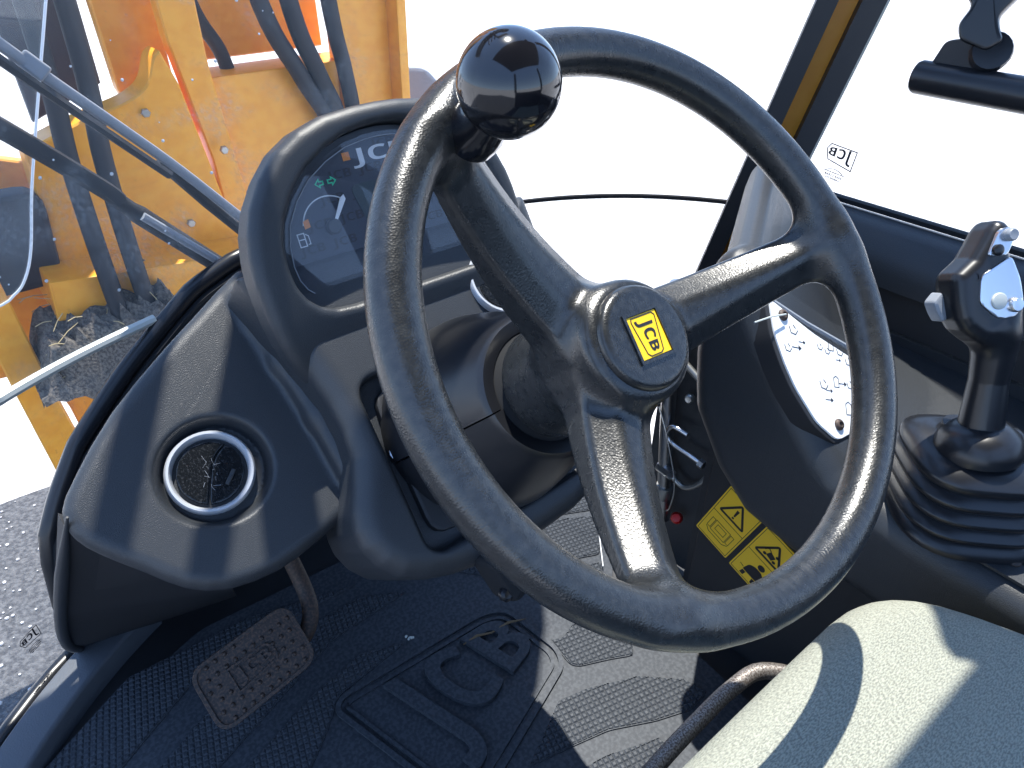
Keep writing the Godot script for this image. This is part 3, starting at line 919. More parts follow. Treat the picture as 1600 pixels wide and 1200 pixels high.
func vent(t: Node3D, xf: Transform3D, r: float) -> void:   # round air outlet: bright ring, dark bowl, three-part flap
	part("vent_ring", Mb.new().lathe([Vector2(r * 0.84, -0.006), Vector2(r * 1.0, -0.006), Vector2(r * 1.02, 0.001), Vector2(r * 1.0, 0.005), Vector2(r * 0.96, 0.0072), Vector2(r * 0.91, 0.0072), Vector2(r * 0.87, 0.005), Vector2(r * 0.84, -0.001)], xf, 48, true), M.ring, t)
	part("vent_bowl", Mb.new().lathe([Vector2(r * 0.87, 0.0005), Vector2(r * 0.85, -0.003), Vector2(r * 0.8, -0.012), Vector2(0, -0.016), Vector2(0, -0.02), Vector2(r * 0.87, -0.02)], xf, 40), M.smooth_black, t)
	# flap outline: a hexagon-like disc cut by a curved slot
	var a := PackedVector2Array(); var b := PackedVector2Array()
	var cut := []
	for i in 9:
		var g := i / 8.0
		cut.append(Vector2(lerpf(-0.28, 0.52, g), lerpf(-0.55, 0.47, g) + 0.22 * sin(PI * g)) * r)
	for p in cut: a.append(p + Vector2(-0.012, 0.01) * r)
	for i in 14:
		var g := deg_to_rad(42 + 200.0 * i / 13)
		a.append(Vector2.from_angle(g) * r * 0.76)
	for i in range(8, -1, -1): b.append(cut[i] + Vector2(0.022, -0.015) * r)
	for i in 10:
		var g := deg_to_rad(-112 + 140.0 * i / 9)
		b.append(Vector2.from_angle(g) * r * 0.76)
	part("vent_flap", Mb.new().extrude(a, -0.012, 0.002, 0.0012, xf), M.flap, t)
	part("vent_flap", Mb.new().extrude(b, -0.012, 0.001, 0.0012, xf * at(Vector3.ZERO, Vector3(0.04, -0.05, 0))), M.flap, t)
	var sc := Mb.new()
	for i in 15:
		var p0 := Vector2.from_angle(rng.randf() * TAU) * rng.randf_range(0.05, 0.5) * r + Vector2(0.02, -0.05) * r
		var dd := Vector2.from_angle(rng.randfn(1.3, 0.8)) * rng.randf_range(0.05, 0.22) * r
		sc.ribbon([p0, p0 + dd * 0.6, p0 + dd + Vector2(rng.randf_range(-0.04, 0.04), 0) * r], rng.randf_range(0.00015, 0.0003), 0.00015, xf * at(Vector3(0, 0, 0.0021)))
	part("scratches", sc, M.grey, t)
	part("vent_tab", Mb.new().box(Vector3(r * 0.4, r * 0.1, 0.004), xf * at(Vector3(r * 0.35, -r * 0.3, 0.002), Vector3(0, 0, 0.75)), 0.001), M.plastic, t)

func dashboard() -> void:
	var t := thing("dashboard", "dark plastic dash with a rounded left pod holding a round vent", "dashboard")
	var pf := pod_frame(); var pi := pf.affine_inverse()
	var poly := PackedVector2Array(smooth([Vector2(0.1, 0.165), Vector2(0.075, 0.152), Vector2(0.046, 0.135), Vector2(0.011, 0.115), Vector2(-0.046, 0.078), Vector2(-0.089, 0.039), Vector2(-0.108, 0.015), Vector2(-0.107, -0.008), Vector2(-0.094, -0.03), Vector2(-0.073, -0.056), Vector2(-0.051, -0.083), Vector2(-0.022, -0.100), Vector2(0.02, -0.105), Vector2(0.06, -0.098), Vector2(0.1, -0.088), Vector2(0.14, -0.08)], 2))
	poly.append_array(pv([0.16, -0.03, 0.16, 0.165]))
	var poly_d := Outline.new(poly)
	var ridge := [Vector3(0.176, 0.602, -0.612), Vector3(0.18, 0.588, -0.592), Vector3(0.184, 0.562, -0.556), Vector3(0.19, 0.526, -0.508), Vector3(0.192, 0.488, -0.465)]   # raised band between pod and cluster
	var pod := func(p: Vector3) -> float:
		var q: Vector3 = pi * p
		var d := sd_slab(poly_d.at(Vector2(q.x, q.y) * (1.0 - q.z * 0.8)), q.z, -0.11, 0.0, 0.014)
		var r2 := Vector2(q.x - 0.007, q.y + 0.004).length()
		# shallow dish with a sloping wall for the vent
		var dish := maxf(r2 - 0.0475 - q.z * 0.35, -q.z - 0.018)
		for i in 4: d = smin(d, sd_caps(p, ridge[i], ridge[i + 1], 0.0145, 0.0145), 0.008)
		return smax(d, -dish, 0.004)
	part("left_pod", nets(pod, Vector3(-0.07, 0.34, -0.72), Vector3(0.27, 0.66, -0.36), 0.003)[0], M.plastic, t)
	vent(t, pf * at(Vector3(0.004, -0.002, -0.0145)), 0.0362)
	# skirt below the pod, down to the floor
	var sk := []
	for g in [0.0, 0.35, 0.7, 1.0]:
		var l := Vector3(-0.026, 0.505, -0.525).lerp(Vector3(-0.093, 0.0, -0.893), g) + Vector3(-0.02, 0, 0.03) * sin(PI * g)
		var r := Vector3(0.06, 0.44, -0.47).lerp(Vector3(0.12, 0.0, -0.84), g)
		sk.append(PackedVector3Array([l, r, r + Vector3(0.0, 0.01, -0.012), l + Vector3(0, 0.01, -0.012)]))
	part("side_skirt", Mb.new().skin(sk), M.dark, t)
	var fl := []
	for i in 12:
		var g := i / 11.0 * 1.04 - 0.04
		fl.append(Vector3(-0.026, 0.505, -0.525).lerp(Vector3(-0.093, 0.0, -0.893), g) + Vector3(-0.02, 0, 0.03) * sin(PI * g))
	part("skirt_flange", Mb.new().tube(fl, [0.001, 0.004] + range(10).map(func(_i): return 0.006), 10), M.plastic, t)
	# panel that closes the gap between the pod and the foot of the glass
	var gap := []
	for x in glass_xs(-0.075, 0.48, 30):
		var g := clampf((x + 0.075) / 0.26, 0.0, 1.0)
		var a := on_glass(x, lower_edge(x) - 0.035, GLASS_R - 0.024)
		var e := Vector3(-0.01 + (x + 0.075) * 0.96, lerpf(0.43, 0.58, g), lerpf(-0.565, -0.70, g))
		gap.append(PackedVector3Array([a, e, e + Vector3(0, -0.008, 0.002), a + Vector3(0, -0.008, 0)]))
	part("closing_panel", Mb.new().skin(gap), M.dark, t)
	# central body that carries the column, with a sunk plate
	var cf := frame(Vector3(0.31, 0.524, -0.423), Vector3(0, 0.69, 0.724)); var ci := cf.affine_inverse()
	var body := PackedVector2Array(smooth([Vector2(-0.152, 0.19), Vector2(-0.137, 0.12), Vector2(-0.126, 0.06), Vector2(-0.128, 0.01), Vector2(-0.148, -0.03), Vector2(-0.153, -0.062), Vector2(-0.135, -0.097), Vector2(-0.09, -0.118), Vector2(-0.03, -0.126), Vector2(0.05, -0.124), Vector2(0.1, -0.105), Vector2(0.13, -0.06), Vector2(0.14, 0.0), Vector2(0.15, 0.1), Vector2(0.16, 0.19)], 2))
	var rec := pv([-0.088, -0.078, 0.09, -0.078, 0.09, 0.052, -0.085, 0.052])
	var body_d := Outline.new(body); var rec_d := Outline.new(rec)
	var central := func(p: Vector3) -> float:
		var q: Vector3 = ci * p
		var d := sd_slab(body_d.at(Vector2(q.x, q.y)), q.z, -0.13, 0.0, 0.022)
		var e := sd_slab(rec_d.at(Vector2(q.x, q.y)) - 0.016, q.z, -0.02, 0.06, 0.004)
		return smax(d, -e, 0.006)
	part("central_body", nets(central, Vector3(0.13, 0.33, -0.68), Vector3(0.49, 0.70, -0.31), 0.0033)[0], M.plastic, t)
	part("column_plate", Mb.new().extrude(Mb.rounded(Mb.inset(rec, -0.004), 0.02), -0.022, -0.012, 0.003, cf), M.dark, t)
	part("bolt", Mb.new().lathe([Vector2(0.0085, -0.013), Vector2(0.0085, -0.0115), Vector2(0.0058, -0.0105), Vector2(0.0058, -0.005), Vector2(0.005, -0.004), Vector2(0, -0.0045)], cf * at(Vector3(-0.088, 0.0, 0)), 16), M.silver, t)
	part("bolt_bracket", Mb.new().box(Vector3(0.034, 0.05, 0.04), at(Vector3(0.262, 0.422, -0.335), Vector3(-0.5, 0.1, 0.2)), 0.008), M.rubber, t)
	part("bolt", Mb.new().lathe([Vector2(0.007, 0), Vector2(0.007, 0.004), Vector2(0.004, 0.006), Vector2(0, 0.005)], frame(Vector3(0.249, 0.414, -0.318), Vector3(0.1, 0.5, 0.86)), 12), M.smooth_black, t)
	# panel to the right of the cluster with a second outlet and a switch
	var rf := frame(Vector3(0.385, 0.598, -0.50), Vector3(-0.05, 0.75, 0.66))
	part("right_panel", Mb.new().extrude(Mb.rounded(pv([-0.1, -0.1, 0.06, -0.1, 0.075, 0.0, 0.05, 0.075, -0.1, 0.09]), 0.02), -0.06, -0.004, 0.006, rf), M.grey, t)
	vent(t, rf * at(Vector3(0.005, 0.0, 0.004)), 0.0365)
	part("rocker_switch", Mb.new().box(Vector3(0.02, 0.034, 0.016), rf * at(Vector3(-0.046, -0.005, -0.004), Vector3(0.1, 0, 0.1)), 0.003), M.smooth_black, t)

func cluster_frame() -> Transform3D: return frame(Vector3(0.31, 0.621, -0.537), Vector3(0, 0.3746, 0.9272))

func cluster() -> void:
	var xf := cluster_frame()
	var t := thing("instrument_cluster", "hooded instrument cluster with dark dial behind the steering wheel", "instrument panel", xf)
	var half := [Vector2(-0.0, 0.150), Vector2(-0.054, 0.146), Vector2(-0.10, 0.126), Vector2(-0.134, 0.087), Vector2(-0.147, 0.05), Vector2(-0.149, 0.015), Vector2(-0.145, -0.025), Vector2(-0.132, -0.06), Vector2(-0.108, -0.09), Vector2(-0.06, -0.098), Vector2(0.0, -0.1)]
	var outer := PackedVector2Array(smooth(half, 2))
	for i in range(outer.size() - 2, 0, -1): outer.append(Vector2(-outer[i].x * 0.83, outer[i].y))
	var fh := [Vector2(0, 0.133), Vector2(-0.036, 0.129), Vector2(-0.08, 0.108), Vector2(-0.11, 0.073), Vector2(-0.119, 0.035), Vector2(-0.112, 0.008), Vector2(-0.09, -0.007), Vector2(-0.05, -0.009), Vector2(0, -0.009)]
	var face := PackedVector2Array(smooth(fh, 2))
	for i in range(face.size() - 2, 0, -1): face.append(Vector2(-face[i].x * 0.86, face[i].y))
	var outer_d := Outline.new(outer); var face_d := Outline.new(face, 0.0025)
	var shell := func(q: Vector3) -> float:
		var s := 1.0 - minf(0.0, q.z) * 3.0
		var p2 := Vector2(q.x, (q.y - 0.02)) * s + Vector2(0, 0.02)
		# the chin leans back: its front recedes below the dial
		var d := sd_slab(outer_d.at(p2), q.z, -0.12, 0.034, 0.012)
		d = smax(d, (q.z - 0.034 - (q.y + 0.016) * 0.30) * 0.93 if q.y < 0.06 else -1.0, 0.012)
		var e := sd_slab(face_d.at(Vector2(q.x, q.y)), q.z, -0.006, 0.2, 0.0)
		return smax(d, -e, 0.008)
	part("hood", nets(shell, Vector3(-0.17, -0.13, -0.14), Vector3(0.17, 0.17, 0.06), 0.0028)[0], M.plastic, t)
	var dial := Mb.inset(face, 0.006)
	part("dial_face", Mb.new().extrude(face, -0.012, -0.001, 0, Transform3D.IDENTITY), M.dial, t)
	part("bezel", Mb.new().ribbon(Array(dial), 0.009, 0.004, at(Vector3(0, 0, 0.006)), true), M.smooth_black, t)
	# faint repeated print over the face
	var b := Mb.new()
	for r in 7:
		for c in 8:
			var p := Vector2(-0.115 + c * 0.031 + (r % 2) * 0.013, 0.006 + r * 0.0185)
			if Geometry2D.is_point_in_polygon(p - Vector2(0.013, 0), Mb.inset(dial, 0.006)) and Geometry2D.is_point_in_polygon(p + Vector2(0.013, 0), Mb.inset(dial, 0.006)):
				b.text("JCB", 0.024, 0.0095, 0.0002, at(Vector3(p.x, p.y, -0.001)))
	part("face_print", b, M.dial_print, t)
	part("screen", Mb.new().extrude(Mb.rounded(pv([-0.034, 0.088, 0.034, 0.088, 0.026, 0.04, 0.02, 0.012, -0.012, 0.012, -0.024, 0.045]), 0.008), 0, 0.0004, 0, at(Vector3(0, 0, -0.0008))), M.screen, t)
	part("logo", Mb.new().text("JCB", 0.056, 0.0165, 0.0003, at(Vector3(0.004, 0.109, -0.0005))), M.print_white, t)
	part("logo_square", Mb.new().extrude(pv([-0.0035, -0.0035, 0.0035, -0.0035, 0.0035, 0.0035, -0.0035, 0.0035]), 0, 0.0003, 0, at(Vector3(-0.029, 0.1125, -0.0005))), M.amber, t)
	var arc := []
	for i in 19: arc.append(Vector2(-0.06, 0.058) + Vector2.from_angle(deg_to_rad(165 - 115.0 * i / 18)) * 0.0265)
	part("gauge_arc", Mb.new().ribbon(arc, 0.0011, 0.0003, at(Vector3(0, 0, -0.0006))), M.print_white, t)
	part("gauge_reserve_mark", Mb.new().extrude(pv([-0.0025, -0.004, 0.003, -0.003, 0.0028, 0.004, -0.0025, 0.003]), 0, 0.0003, 0, at(Vector3(-0.0825, 0.0655, -0.0006))), M.amber, t)
	part("needle", Mb.new().extrude(pv([-0.0012, 0.0, 0.0012, 0.0, 0.0026, 0.021, -0.0004, 0.024, -0.0024, 0.020]), 0, 0.001, 0, at(Vector3(-0.057, 0.0625, 0.003), Vector3(0, 0, -0.62))), M.white, t)
	part("needle_hub", Mb.new().lathe([Vector2(0.0068, -0.001), Vector2(0.0068, 0.004), Vector2(0.0055, 0.0055), Vector2(0, 0.0055)], at(Vector3(-0.06, 0.058, 0)), 20), M.plastic, t)
	var ic := Mb.new()
	ic.ribbon([Vector2(-0.004, -0.006), Vector2(0.002, -0.006), Vector2(0.002, 0.005), Vector2(-0.004, 0.005)], 0.0009, 0.0003, at(Vector3(-0.0895, 0.054, -0.0006)), true)
	ic.ribbon([Vector2(-0.004, 0.0), Vector2(0.002, 0.0)], 0.0009, 0.0003, at(Vector3(-0.0895, 0.054, -0.0002)))
	ic.ribbon([Vector2(0.003, 0.004), Vector2(0.0055, 0.002), Vector2(0.0055, -0.005), Vector2(0.0035, -0.005)], 0.0008, 0.0003, at(Vector3(-0.0895, 0.054, -0.0006)))
	part("fuel_symbol", ic, M.print_white, t)
	for s in [-1, 1]:
		var ar := PackedVector2Array()
		for q in [Vector2(0.0062, 0), Vector2(0.001, 0.0048), Vector2(0.001, 0.002), Vector2(-0.004, 0.002), Vector2(-0.004, -0.002), Vector2(0.001, -0.002), Vector2(0.001, -0.0048)]: ar.append(Vector2(q.x * s, q.y) * 0.72)
		part("turn_arrow", Mb.new().ribbon(Array(ar), 0.001, 0.0003, at(Vector3(-0.0545 + s * 0.0052, 0.0955, -0.0005)), true), M.green, t)
	part("lens", Mb.new().extrude(dial, 0.011, 0.0125, 0, Transform3D.IDENTITY), M.lens, t)
	part("lens_edge", Mb.new().ribbon(Array(Mb.inset(dial, 0.004)), 0.0008, 0.0006, at(Vector3(0, 0, 0.0126)), true), M.grey, t)

const WHEEL_AT := Vector3(0.31, 0.71, -0.228)
func wheel_frame() -> Transform3D: return frame(WHEEL_AT, Vector3(0, 0.689, 0.724))

func column() -> void:
	var xf := wheel_frame() * at(Vector3(-0.002, -0.004, 0))
	var t := thing("steering_column", "smooth black two-piece shroud of the steering column behind the wheel", "steering column", xf)
	var prof := [Vector2(0.046, -0.155), Vector2(0.056, -0.152), Vector2(0.0605, -0.157), Vector2(0.070, -0.185), Vector2(0.081, -0.215), Vector2(0.0905, -0.25), Vector2(0.094, -0.285), Vector2(0.09, -0.33), Vector2(0.04, -0.33)]
	part("upper_shroud", Mb.new().lathe(prof, Transform3D.IDENTITY, 40, false, deg_to_rad(0.6) + 0.05, PI + 0.05 - deg_to_rad(0.6)), M.smooth_black, t, 60)
	part("lower_shroud", Mb.new().lathe(prof.map(func(p): return Vector2(p.x * 0.985, p.y)), Transform3D.IDENTITY, 40, false, PI + 0.05 + deg_to_rad(0.6), TAU + 0.05 - deg_to_rad(0.6)), M.smooth_black, t, 60)
	part("shaft_boot", Mb.new().lathe([Vector2(0, -0.11), Vector2(0.034, -0.11), Vector2(0.035, -0.15), Vector2(0.047, -0.157), Vector2(0.047, -0.17), Vector2(0.0, -0.17)], Transform3D.IDENTITY, 32), M.rubber, t)

func steering_wheel() -> void:
	var t := thing("steering_wheel", "black three-spoke steering wheel with worn rim and a ball knob", "steering wheel", wheel_frame())
	var angs := [122.0, 0.5, -123.0]
	var hc := Vector3(-0.002, -0.004, 0)
	var rim := func(p: Vector3) -> float:
		var a := Vector2(p.x, p.y).length() - 0.175
		return Vector2(a, p.z * (0.97 if p.z > 0 else 1.0)).length() - 0.0142
	var hub := func(p: Vector3) -> float:
		var q := p - hc
		var r := Vector2(q.x, q.y).length()
		var rad := 0.0425 + (-0.045 - q.z) * 0.02
		return sd_slab(r - rad, q.z, -0.151, -0.032, 0.009) * 0.95
	var spoke := func(p: Vector3, i: int) -> float:
		var g := deg_to_rad(angs[i])
		var d := Vector2.from_angle(g)
		var q := p - hc * 0.5
		var u := q.x * d.x + q.y * d.y
		var w := -q.x * d.y + q.y * d.x
		var s := clampf((u - 0.03) / 0.145, 0.0, 1.0)
		var mid := lerpf(-0.069, -0.003, s) - 0.010 * sin(PI * s)
		var hw := 0.0235 - 0.006 * s + 0.004 * (1.0 - s)
		var ht := lerpf(0.0195, 0.0108, s)
		var z := (q.z - mid) * 0.91
		var bx := sd_box(Vector3(u - 0.1, w, z), Vector3(0.072, hw, ht), 0.004)
		# broad chamfers along the top of the spoke
		var ch := (absf(w) * 0.55 + z * 0.83) - (hw * 0.55 + ht * 0.83) + 0.0095
		return smax(bx, ch, 0.003) * 0.93
	var all := func(p: Vector3) -> float:
		var d: float = rim.call(p)
		if p.z < -0.036 and d > 0.03 and Vector2(p.x, p.y).length() > 0.16: return d - 0.02
		var s := 1.0
		for i in 3:
			var e := Vector2.from_angle(deg_to_rad(angs[i]))
			if p.x * e.x + p.y * e.y > 0.4 * Vector2(p.x, p.y).length() - 0.02: s = minf(s, spoke.call(p, i))
		d = smin(d, s, 0.022)
		return smin(d, hub.call(p), 0.014)
	var cls := func(p: Vector3) -> int:
		var best := 0
		var bd: float = rim.call(p)
		var h: float = hub.call(p)
		if h < bd: bd = h; best = 1
		for i in 3:
			var s: float = spoke.call(p, i)
			if s < bd: bd = s; best = 2 + i
		return best
	var out := nets(all, Vector3(-0.195, -0.195, -0.16), Vector3(0.195, 0.195, 0.02), 0.0023, cls, 5, 1.4)
	part("rim", out[0], M.rim, t)
	part("hub", out[1], M.rim, t)
	for i in 3: part("spoke", out[2 + i], M.rim, t)
	var cap := part("hub_cap", Mb.new().lathe([Vector2(0.0352, -0.040), Vector2(0.0352, -0.032), Vector2(0.0343, -0.0288), Vector2(0.0322, -0.0270), Vector2(0.029, -0.0262), Vector2(0.0, -0.0262)], at(hc), 56), M.rim, t, 50)
	var bf := Transform3D(Basis(Vector3.BACK, deg_to_rad(-3)) * Basis.from_scale(Vector3(0.92, 0.92, 1)), hc + Vector3(0, 0, -0.0262))
	part("badge", Mb.new().extrude(pv([-0.0138, -0.0155, 0.0138, -0.0155, 0.0138, 0.0155, -0.0138, 0.0155]), -0.001, 0.0007, 0.0003, bf, 0, 1), M.badge_yellow, cap)
	var lf := bf * at(Vector3(0, 0, 0.0007), Vector3(0, 0, -PI / 2))
	part("badge_frame", Mb.new().ribbon([Vector2(-0.0142, -0.0098), Vector2(-0.0115, -0.0108), Vector2(0.012, -0.0078), Vector2(0.0142, -0.0055), Vector2(0.0142, 0.0045), Vector2(0.0125, 0.0068), Vector2(-0.012, 0.0115), Vector2(-0.0142, 0.0095)], 0.0007, 0.0003, lf, true), M.ink, cap)
	part("badge_letters", Mb.new().text("JCB", 1, 1, 0.0003, lf, func(u: Vector2): return Vector2(-0.0115 + 0.023 * u.x, (u.y - 0.5) * (0.0165 - 0.0075 * u.x) - 0.0002)), M.ink, cap)
	part("badge_tray", Mb.new().ribbon([Vector2(-0.0152, -0.017), Vector2(0.0152, -0.017), Vector2(0.0152, 0.017), Vector2(-0.0152, 0.017)], 0.0022, 0.0016, bf, true), M.rim, cap)
	var kf := at(Vector3(-0.082, 0.134, 0))
	var prof := [Vector2(0.0, 0.006), Vector2(0.0125, 0.006), Vector2(0.0128, 0.012), Vector2(0.0115, 0.018)]
	var stem := part("knob_stem", Mb.new().lathe([Vector2(0, 0.004), Vector2(0.0158, 0.004), Vector2(0.0164, 0.014), Vector2(0.0145, 0.021), Vector2(0.0135, 0.029), Vector2(0, 0.031)], kf, 28), M.gloss, t, 60)
	stem.name = stem.name
	var ball := []
	for i in 33: ball.append(Vector2(0.0258 * sin(PI * i / 32.0), 0.0505 - 0.0258 * cos(PI * i / 32.0)))
	part("ball_knob", Mb.new().lathe(ball, kf, 64), M.gloss, t, 60)

func pedal() -> void:
	var c := Vector3(0.078, 0.14, -0.598)
	var xf := frame(c, Vector3(-0.1, 0.78, 0.62), Vector3(1, 0, -0.22))
	var t := thing("brake_pedal", "worn rusty brake pedal pad with raised studs and letters", "pedal", xf)
	var pad := Mb.rounded(pv([-0.07, -0.042, 0.064, -0.045, 0.072, 0.038, -0.062, 0.043]), 0.022, 5)
	part("pad", Mb.new().extrude(pad, -0.026, 0.0, 0.003, Transform3D.IDENTITY, 0.002), M.rust, t)
	part("pad_rim", Mb.new().ribbon(Array(Mb.inset(pad, 0.003)), 0.0042, 0.0032, at(Vector3(0, 0, -0.0006)), true), M.rust, t)
	var inner := Mb.inset(pad, 0.007)
	for i in 11:
		for j in 6:
			var p := Vector2(-0.06 + i * 0.0122 + (j % 2) * 0.006, -0.034 + j * 0.0135)
			if not Geometry2D.is_point_in_polygon(p, inner): continue
			if absf(p.x) < 0.031 and absf(p.y) < 0.0185: continue
			part("stud", Mb.new().lathe([Vector2(0.003, -0.0005), Vector2(0.0027, 0.0015), Vector2(0.0015, 0.0027), Vector2(0, 0.0029)], at(Vector3(p.x, p.y, 0)), 8), M.rust, t, 60)
	part("letter_frame", Mb.new().ribbon([Vector2(-0.028, -0.0145), Vector2(0.0255, -0.011), Vector2(0.029, -0.006), Vector2(0.029, 0.006), Vector2(0.024, 0.012), Vector2(-0.026, 0.016)], 0.0022, 0.0028, Transform3D.IDENTITY, true), M.rust, t)
	part("letters", Mb.new().text("JCB", 1, 1, 0.003, Transform3D.IDENTITY, func(u: Vector2): return Vector2(-0.022 + 0.046 * u.x, (u.y - 0.5) * (0.023 - 0.007 * u.x))), M.rust, t)
	var inv := xf.affine_inverse()
	var path := []
	for p in [Vector3(0.135, 0.36, -0.70), Vector3(0.160, 0.27, -0.685), Vector3(0.172, 0.175, -0.652), Vector3(0.165, 0.145, -0.62), Vector3(0.14, 0.13, -0.602), Vector3(0.1, 0.127, -0.60)]: path.append(inv * p)
	part("arm", Mb.new().tube(smooth(path, 6), 0.0105, 10, false, 0.7), M.rust, t)

func right_console() -> void:
	var t := thing("right_console", "black moulded console between seat and side wall, raised at its front", "console")
	var prof := PackedVector2Array(smooth([Vector2(-0.395, 0.41), Vector2(-0.408, 0.48), Vector2(-0.41, 0.57), Vector2(-0.395, 0.608), Vector2(-0.37, 0.612), Vector2(-0.347, 0.583), Vector2(-0.31, 0.540), Vector2(-0.27, 0.496), Vector2(-0.228, 0.452), Vector2(-0.18, 0.425), Vector2(-0.08, 0.417)], 2))
	prof.append_array(pv([0.7, 0.417, 0.7, 0.30, -0.15, 0.298, -0.23, 0.294, -0.30, 0.306, -0.35, 0.346]))
	var prof_d := Outline.new(prof, 0.004)
	var f := func(p: Vector3) -> float:
		# the nose reaches further forward towards the wall
		var k := clampf((p.x - 0.63) / 0.25, 0.0, 1.0)
		var q := Vector2(p.z + 0.15 * k * clampf((-p.z - 0.15) / 0.2, 0.0, 1.0), p.y)
		return sd_slab(prof_d.at(q), p.x, 0.588, 0.92, 0.03) * 0.85
	part("shell", nets(f, Vector3(0.57, 0.25, -0.6), Vector3(0.93, 0.64, 0.12), 0.0042, null, 1, 1.6)[0], M.plastic, t)
	part("side_wall", Mb.new().box(Vector3(0.02, 0.36, 1.0), at(Vector3(0.67, 0.14, 0.11)), 0.002), M.dark, t)
	part("kick_wall", Mb.new().box(Vector3(0.22, 0.36, 0.02), at(Vector3(0.79, 0.14, -0.40))), M.dark, t)
	# sloping face: white symbol plate in a shallow black surround
	var sf := frame(Vector3(0.70, 0.495, -0.27), Vector3(0, 0.67, 0.74))
	var leaf := Mb.rounded(pv([-0.090, 0.104, -0.105, 0.07, -0.110, 0.04, -0.111, 0.012, -0.104, -0.03, -0.087, -0.058, -0.045, -0.062, 0.0, -0.05, 0.0, -0.004, -0.05, 0.05]), 0.008, 3)
	part("plate_surround", Mb.new().extrude(Mb.inset(leaf, -0.005), -0.02, 0.003, 0.002, sf), M.dark, t)
	part("edge_bead", Mb.new().tube([sf * Vector3(-0.094, 0.113, 0.0), sf * Vector3(-0.05, 0.062, 0.002), sf * Vector3(0.02, -0.005, 0.002)], 0.003, 8), M.grey, t)
	var pl := part("symbol_plate", Mb.new().extrude(leaf, -0.005, 0.0052, 0.0008, sf), M.white, t)
	var ink := Mb.new()
	var pf := sf * at(Vector3(0, 0, 0.0053))
	var glyph := func(c: Vector2, s: float, kind: int) -> void:
		var g := pf * at(Vector3(c.x, c.y, 0), Vector3(0, 0, -0.5))
		if kind == 0:      # bucket
			ink.ribbon([Vector2(-s, s * 0.6), Vector2(-s * 0.7, -s * 0.5), Vector2(s * 0.4, -s * 0.7), Vector2(s, s * 0.1)], s * 0.13, 0.0003, g)
			ink.ribbon([Vector2(0, s), Vector2(s * 0.5, s * 0.4)], s * 0.12, 0.0003, g)
		elif kind == 1:    # arrow
			ink.ribbon([Vector2(-s, 0), Vector2(s * 0.5, 0)], s * 0.1, 0.0003, g)
			ink.extrude(PackedVector2Array([Vector2(s, 0), Vector2(s * 0.4, s * 0.4), Vector2(s * 0.4, -s * 0.4)]), 0, 0.0003, 0, g)
		else:              # outlined lever
			ink.ribbon([Vector2(-s * 0.6, -s), Vector2(-s * 0.6, s * 0.6), Vector2(0, s), Vector2(s * 0.6, s * 0.6), Vector2(s * 0.6, -s)], s * 0.09, 0.0003, g, true)
	for q in [[-0.077, 0.063, 0.006, 0], [-0.096, 0.05, 0.005, 0], [-0.084, 0.046, 0.007, 1], [-0.073, 0.048, 0.005, 1], [-0.05, 0.034, 0.004, 0], [-0.042, 0.026, 0.004, 0], [-0.033, 0.03, 0.006, 2], [-0.024, 0.018, 0.005, 0], [-0.032, 0.012, 0.004, 1], [-0.018, 0.004, 0.005, 0], [-0.05, -0.006, 0.006, 2], [-0.042, -0.012, 0.006, 1], [-0.07, -0.002, 0.006, 0], [-0.066, -0.01, 0.005, 1], [-0.072, -0.018, 0.006, 1], [-0.032, -0.018, 0.005, 0], [-0.05, -0.037, 0.007, 2], [-0.03, -0.03, 0.005, 1]]:
		glyph.call(Vector2(q[0], q[1]), q[2], q[3])
	part("symbols", ink, M.ink, pl)
	for q in [Vector2(-0.0825, 0.082), Vector2(-0.0755, -0.045)]:
		part("plate_screw", Mb.new().lathe([Vector2(0.0062, 0), Vector2(0.0062, 0.0012), Vector2(0.0048, 0.003), Vector2(0.003, 0.0034), Vector2(0.0026, 0.0018), Vector2(0, 0.0018)], pf * at(Vector3(q.x, q.y, 0)), 18), M.rust, t, 50)
	part("cable_tie", Mb.new().tube([pf * Vector3(-0.14, 0.09, 0.012), pf * Vector3(-0.11, 0.087, 0.009), pf * Vector3(-0.085, 0.082, 0.006)], 0.0009, 6), M.trim_pale, t)
	# flat plate behind the lever with one screw
	part("rear_plate", Mb.new().extrude(Mb.rounded(pv([0.605, -0.17, 0.60, 0.3, 0.80, 0.3, 0.80, -0.17]), 0.02), -0.003, 0.0, 0, Transform3D(Basis(Vector3.RIGHT, Vector3.BACK, Vector3.DOWN), Vector3(0, 0.417, 0))), M.plastic, t)
	part("plate_screw", Mb.new().lathe([Vector2(0.0062, 0), Vector2(0.0062, 0.0015), Vector2(0.0048, 0.003), Vector2(0.003, 0.003), Vector2(0.0026, 0.0012), Vector2(0, 0.0012)], frame(Vector3(0.625, 0.4205, -0.052), Vector3.UP), 18), M.rust, t, 50)

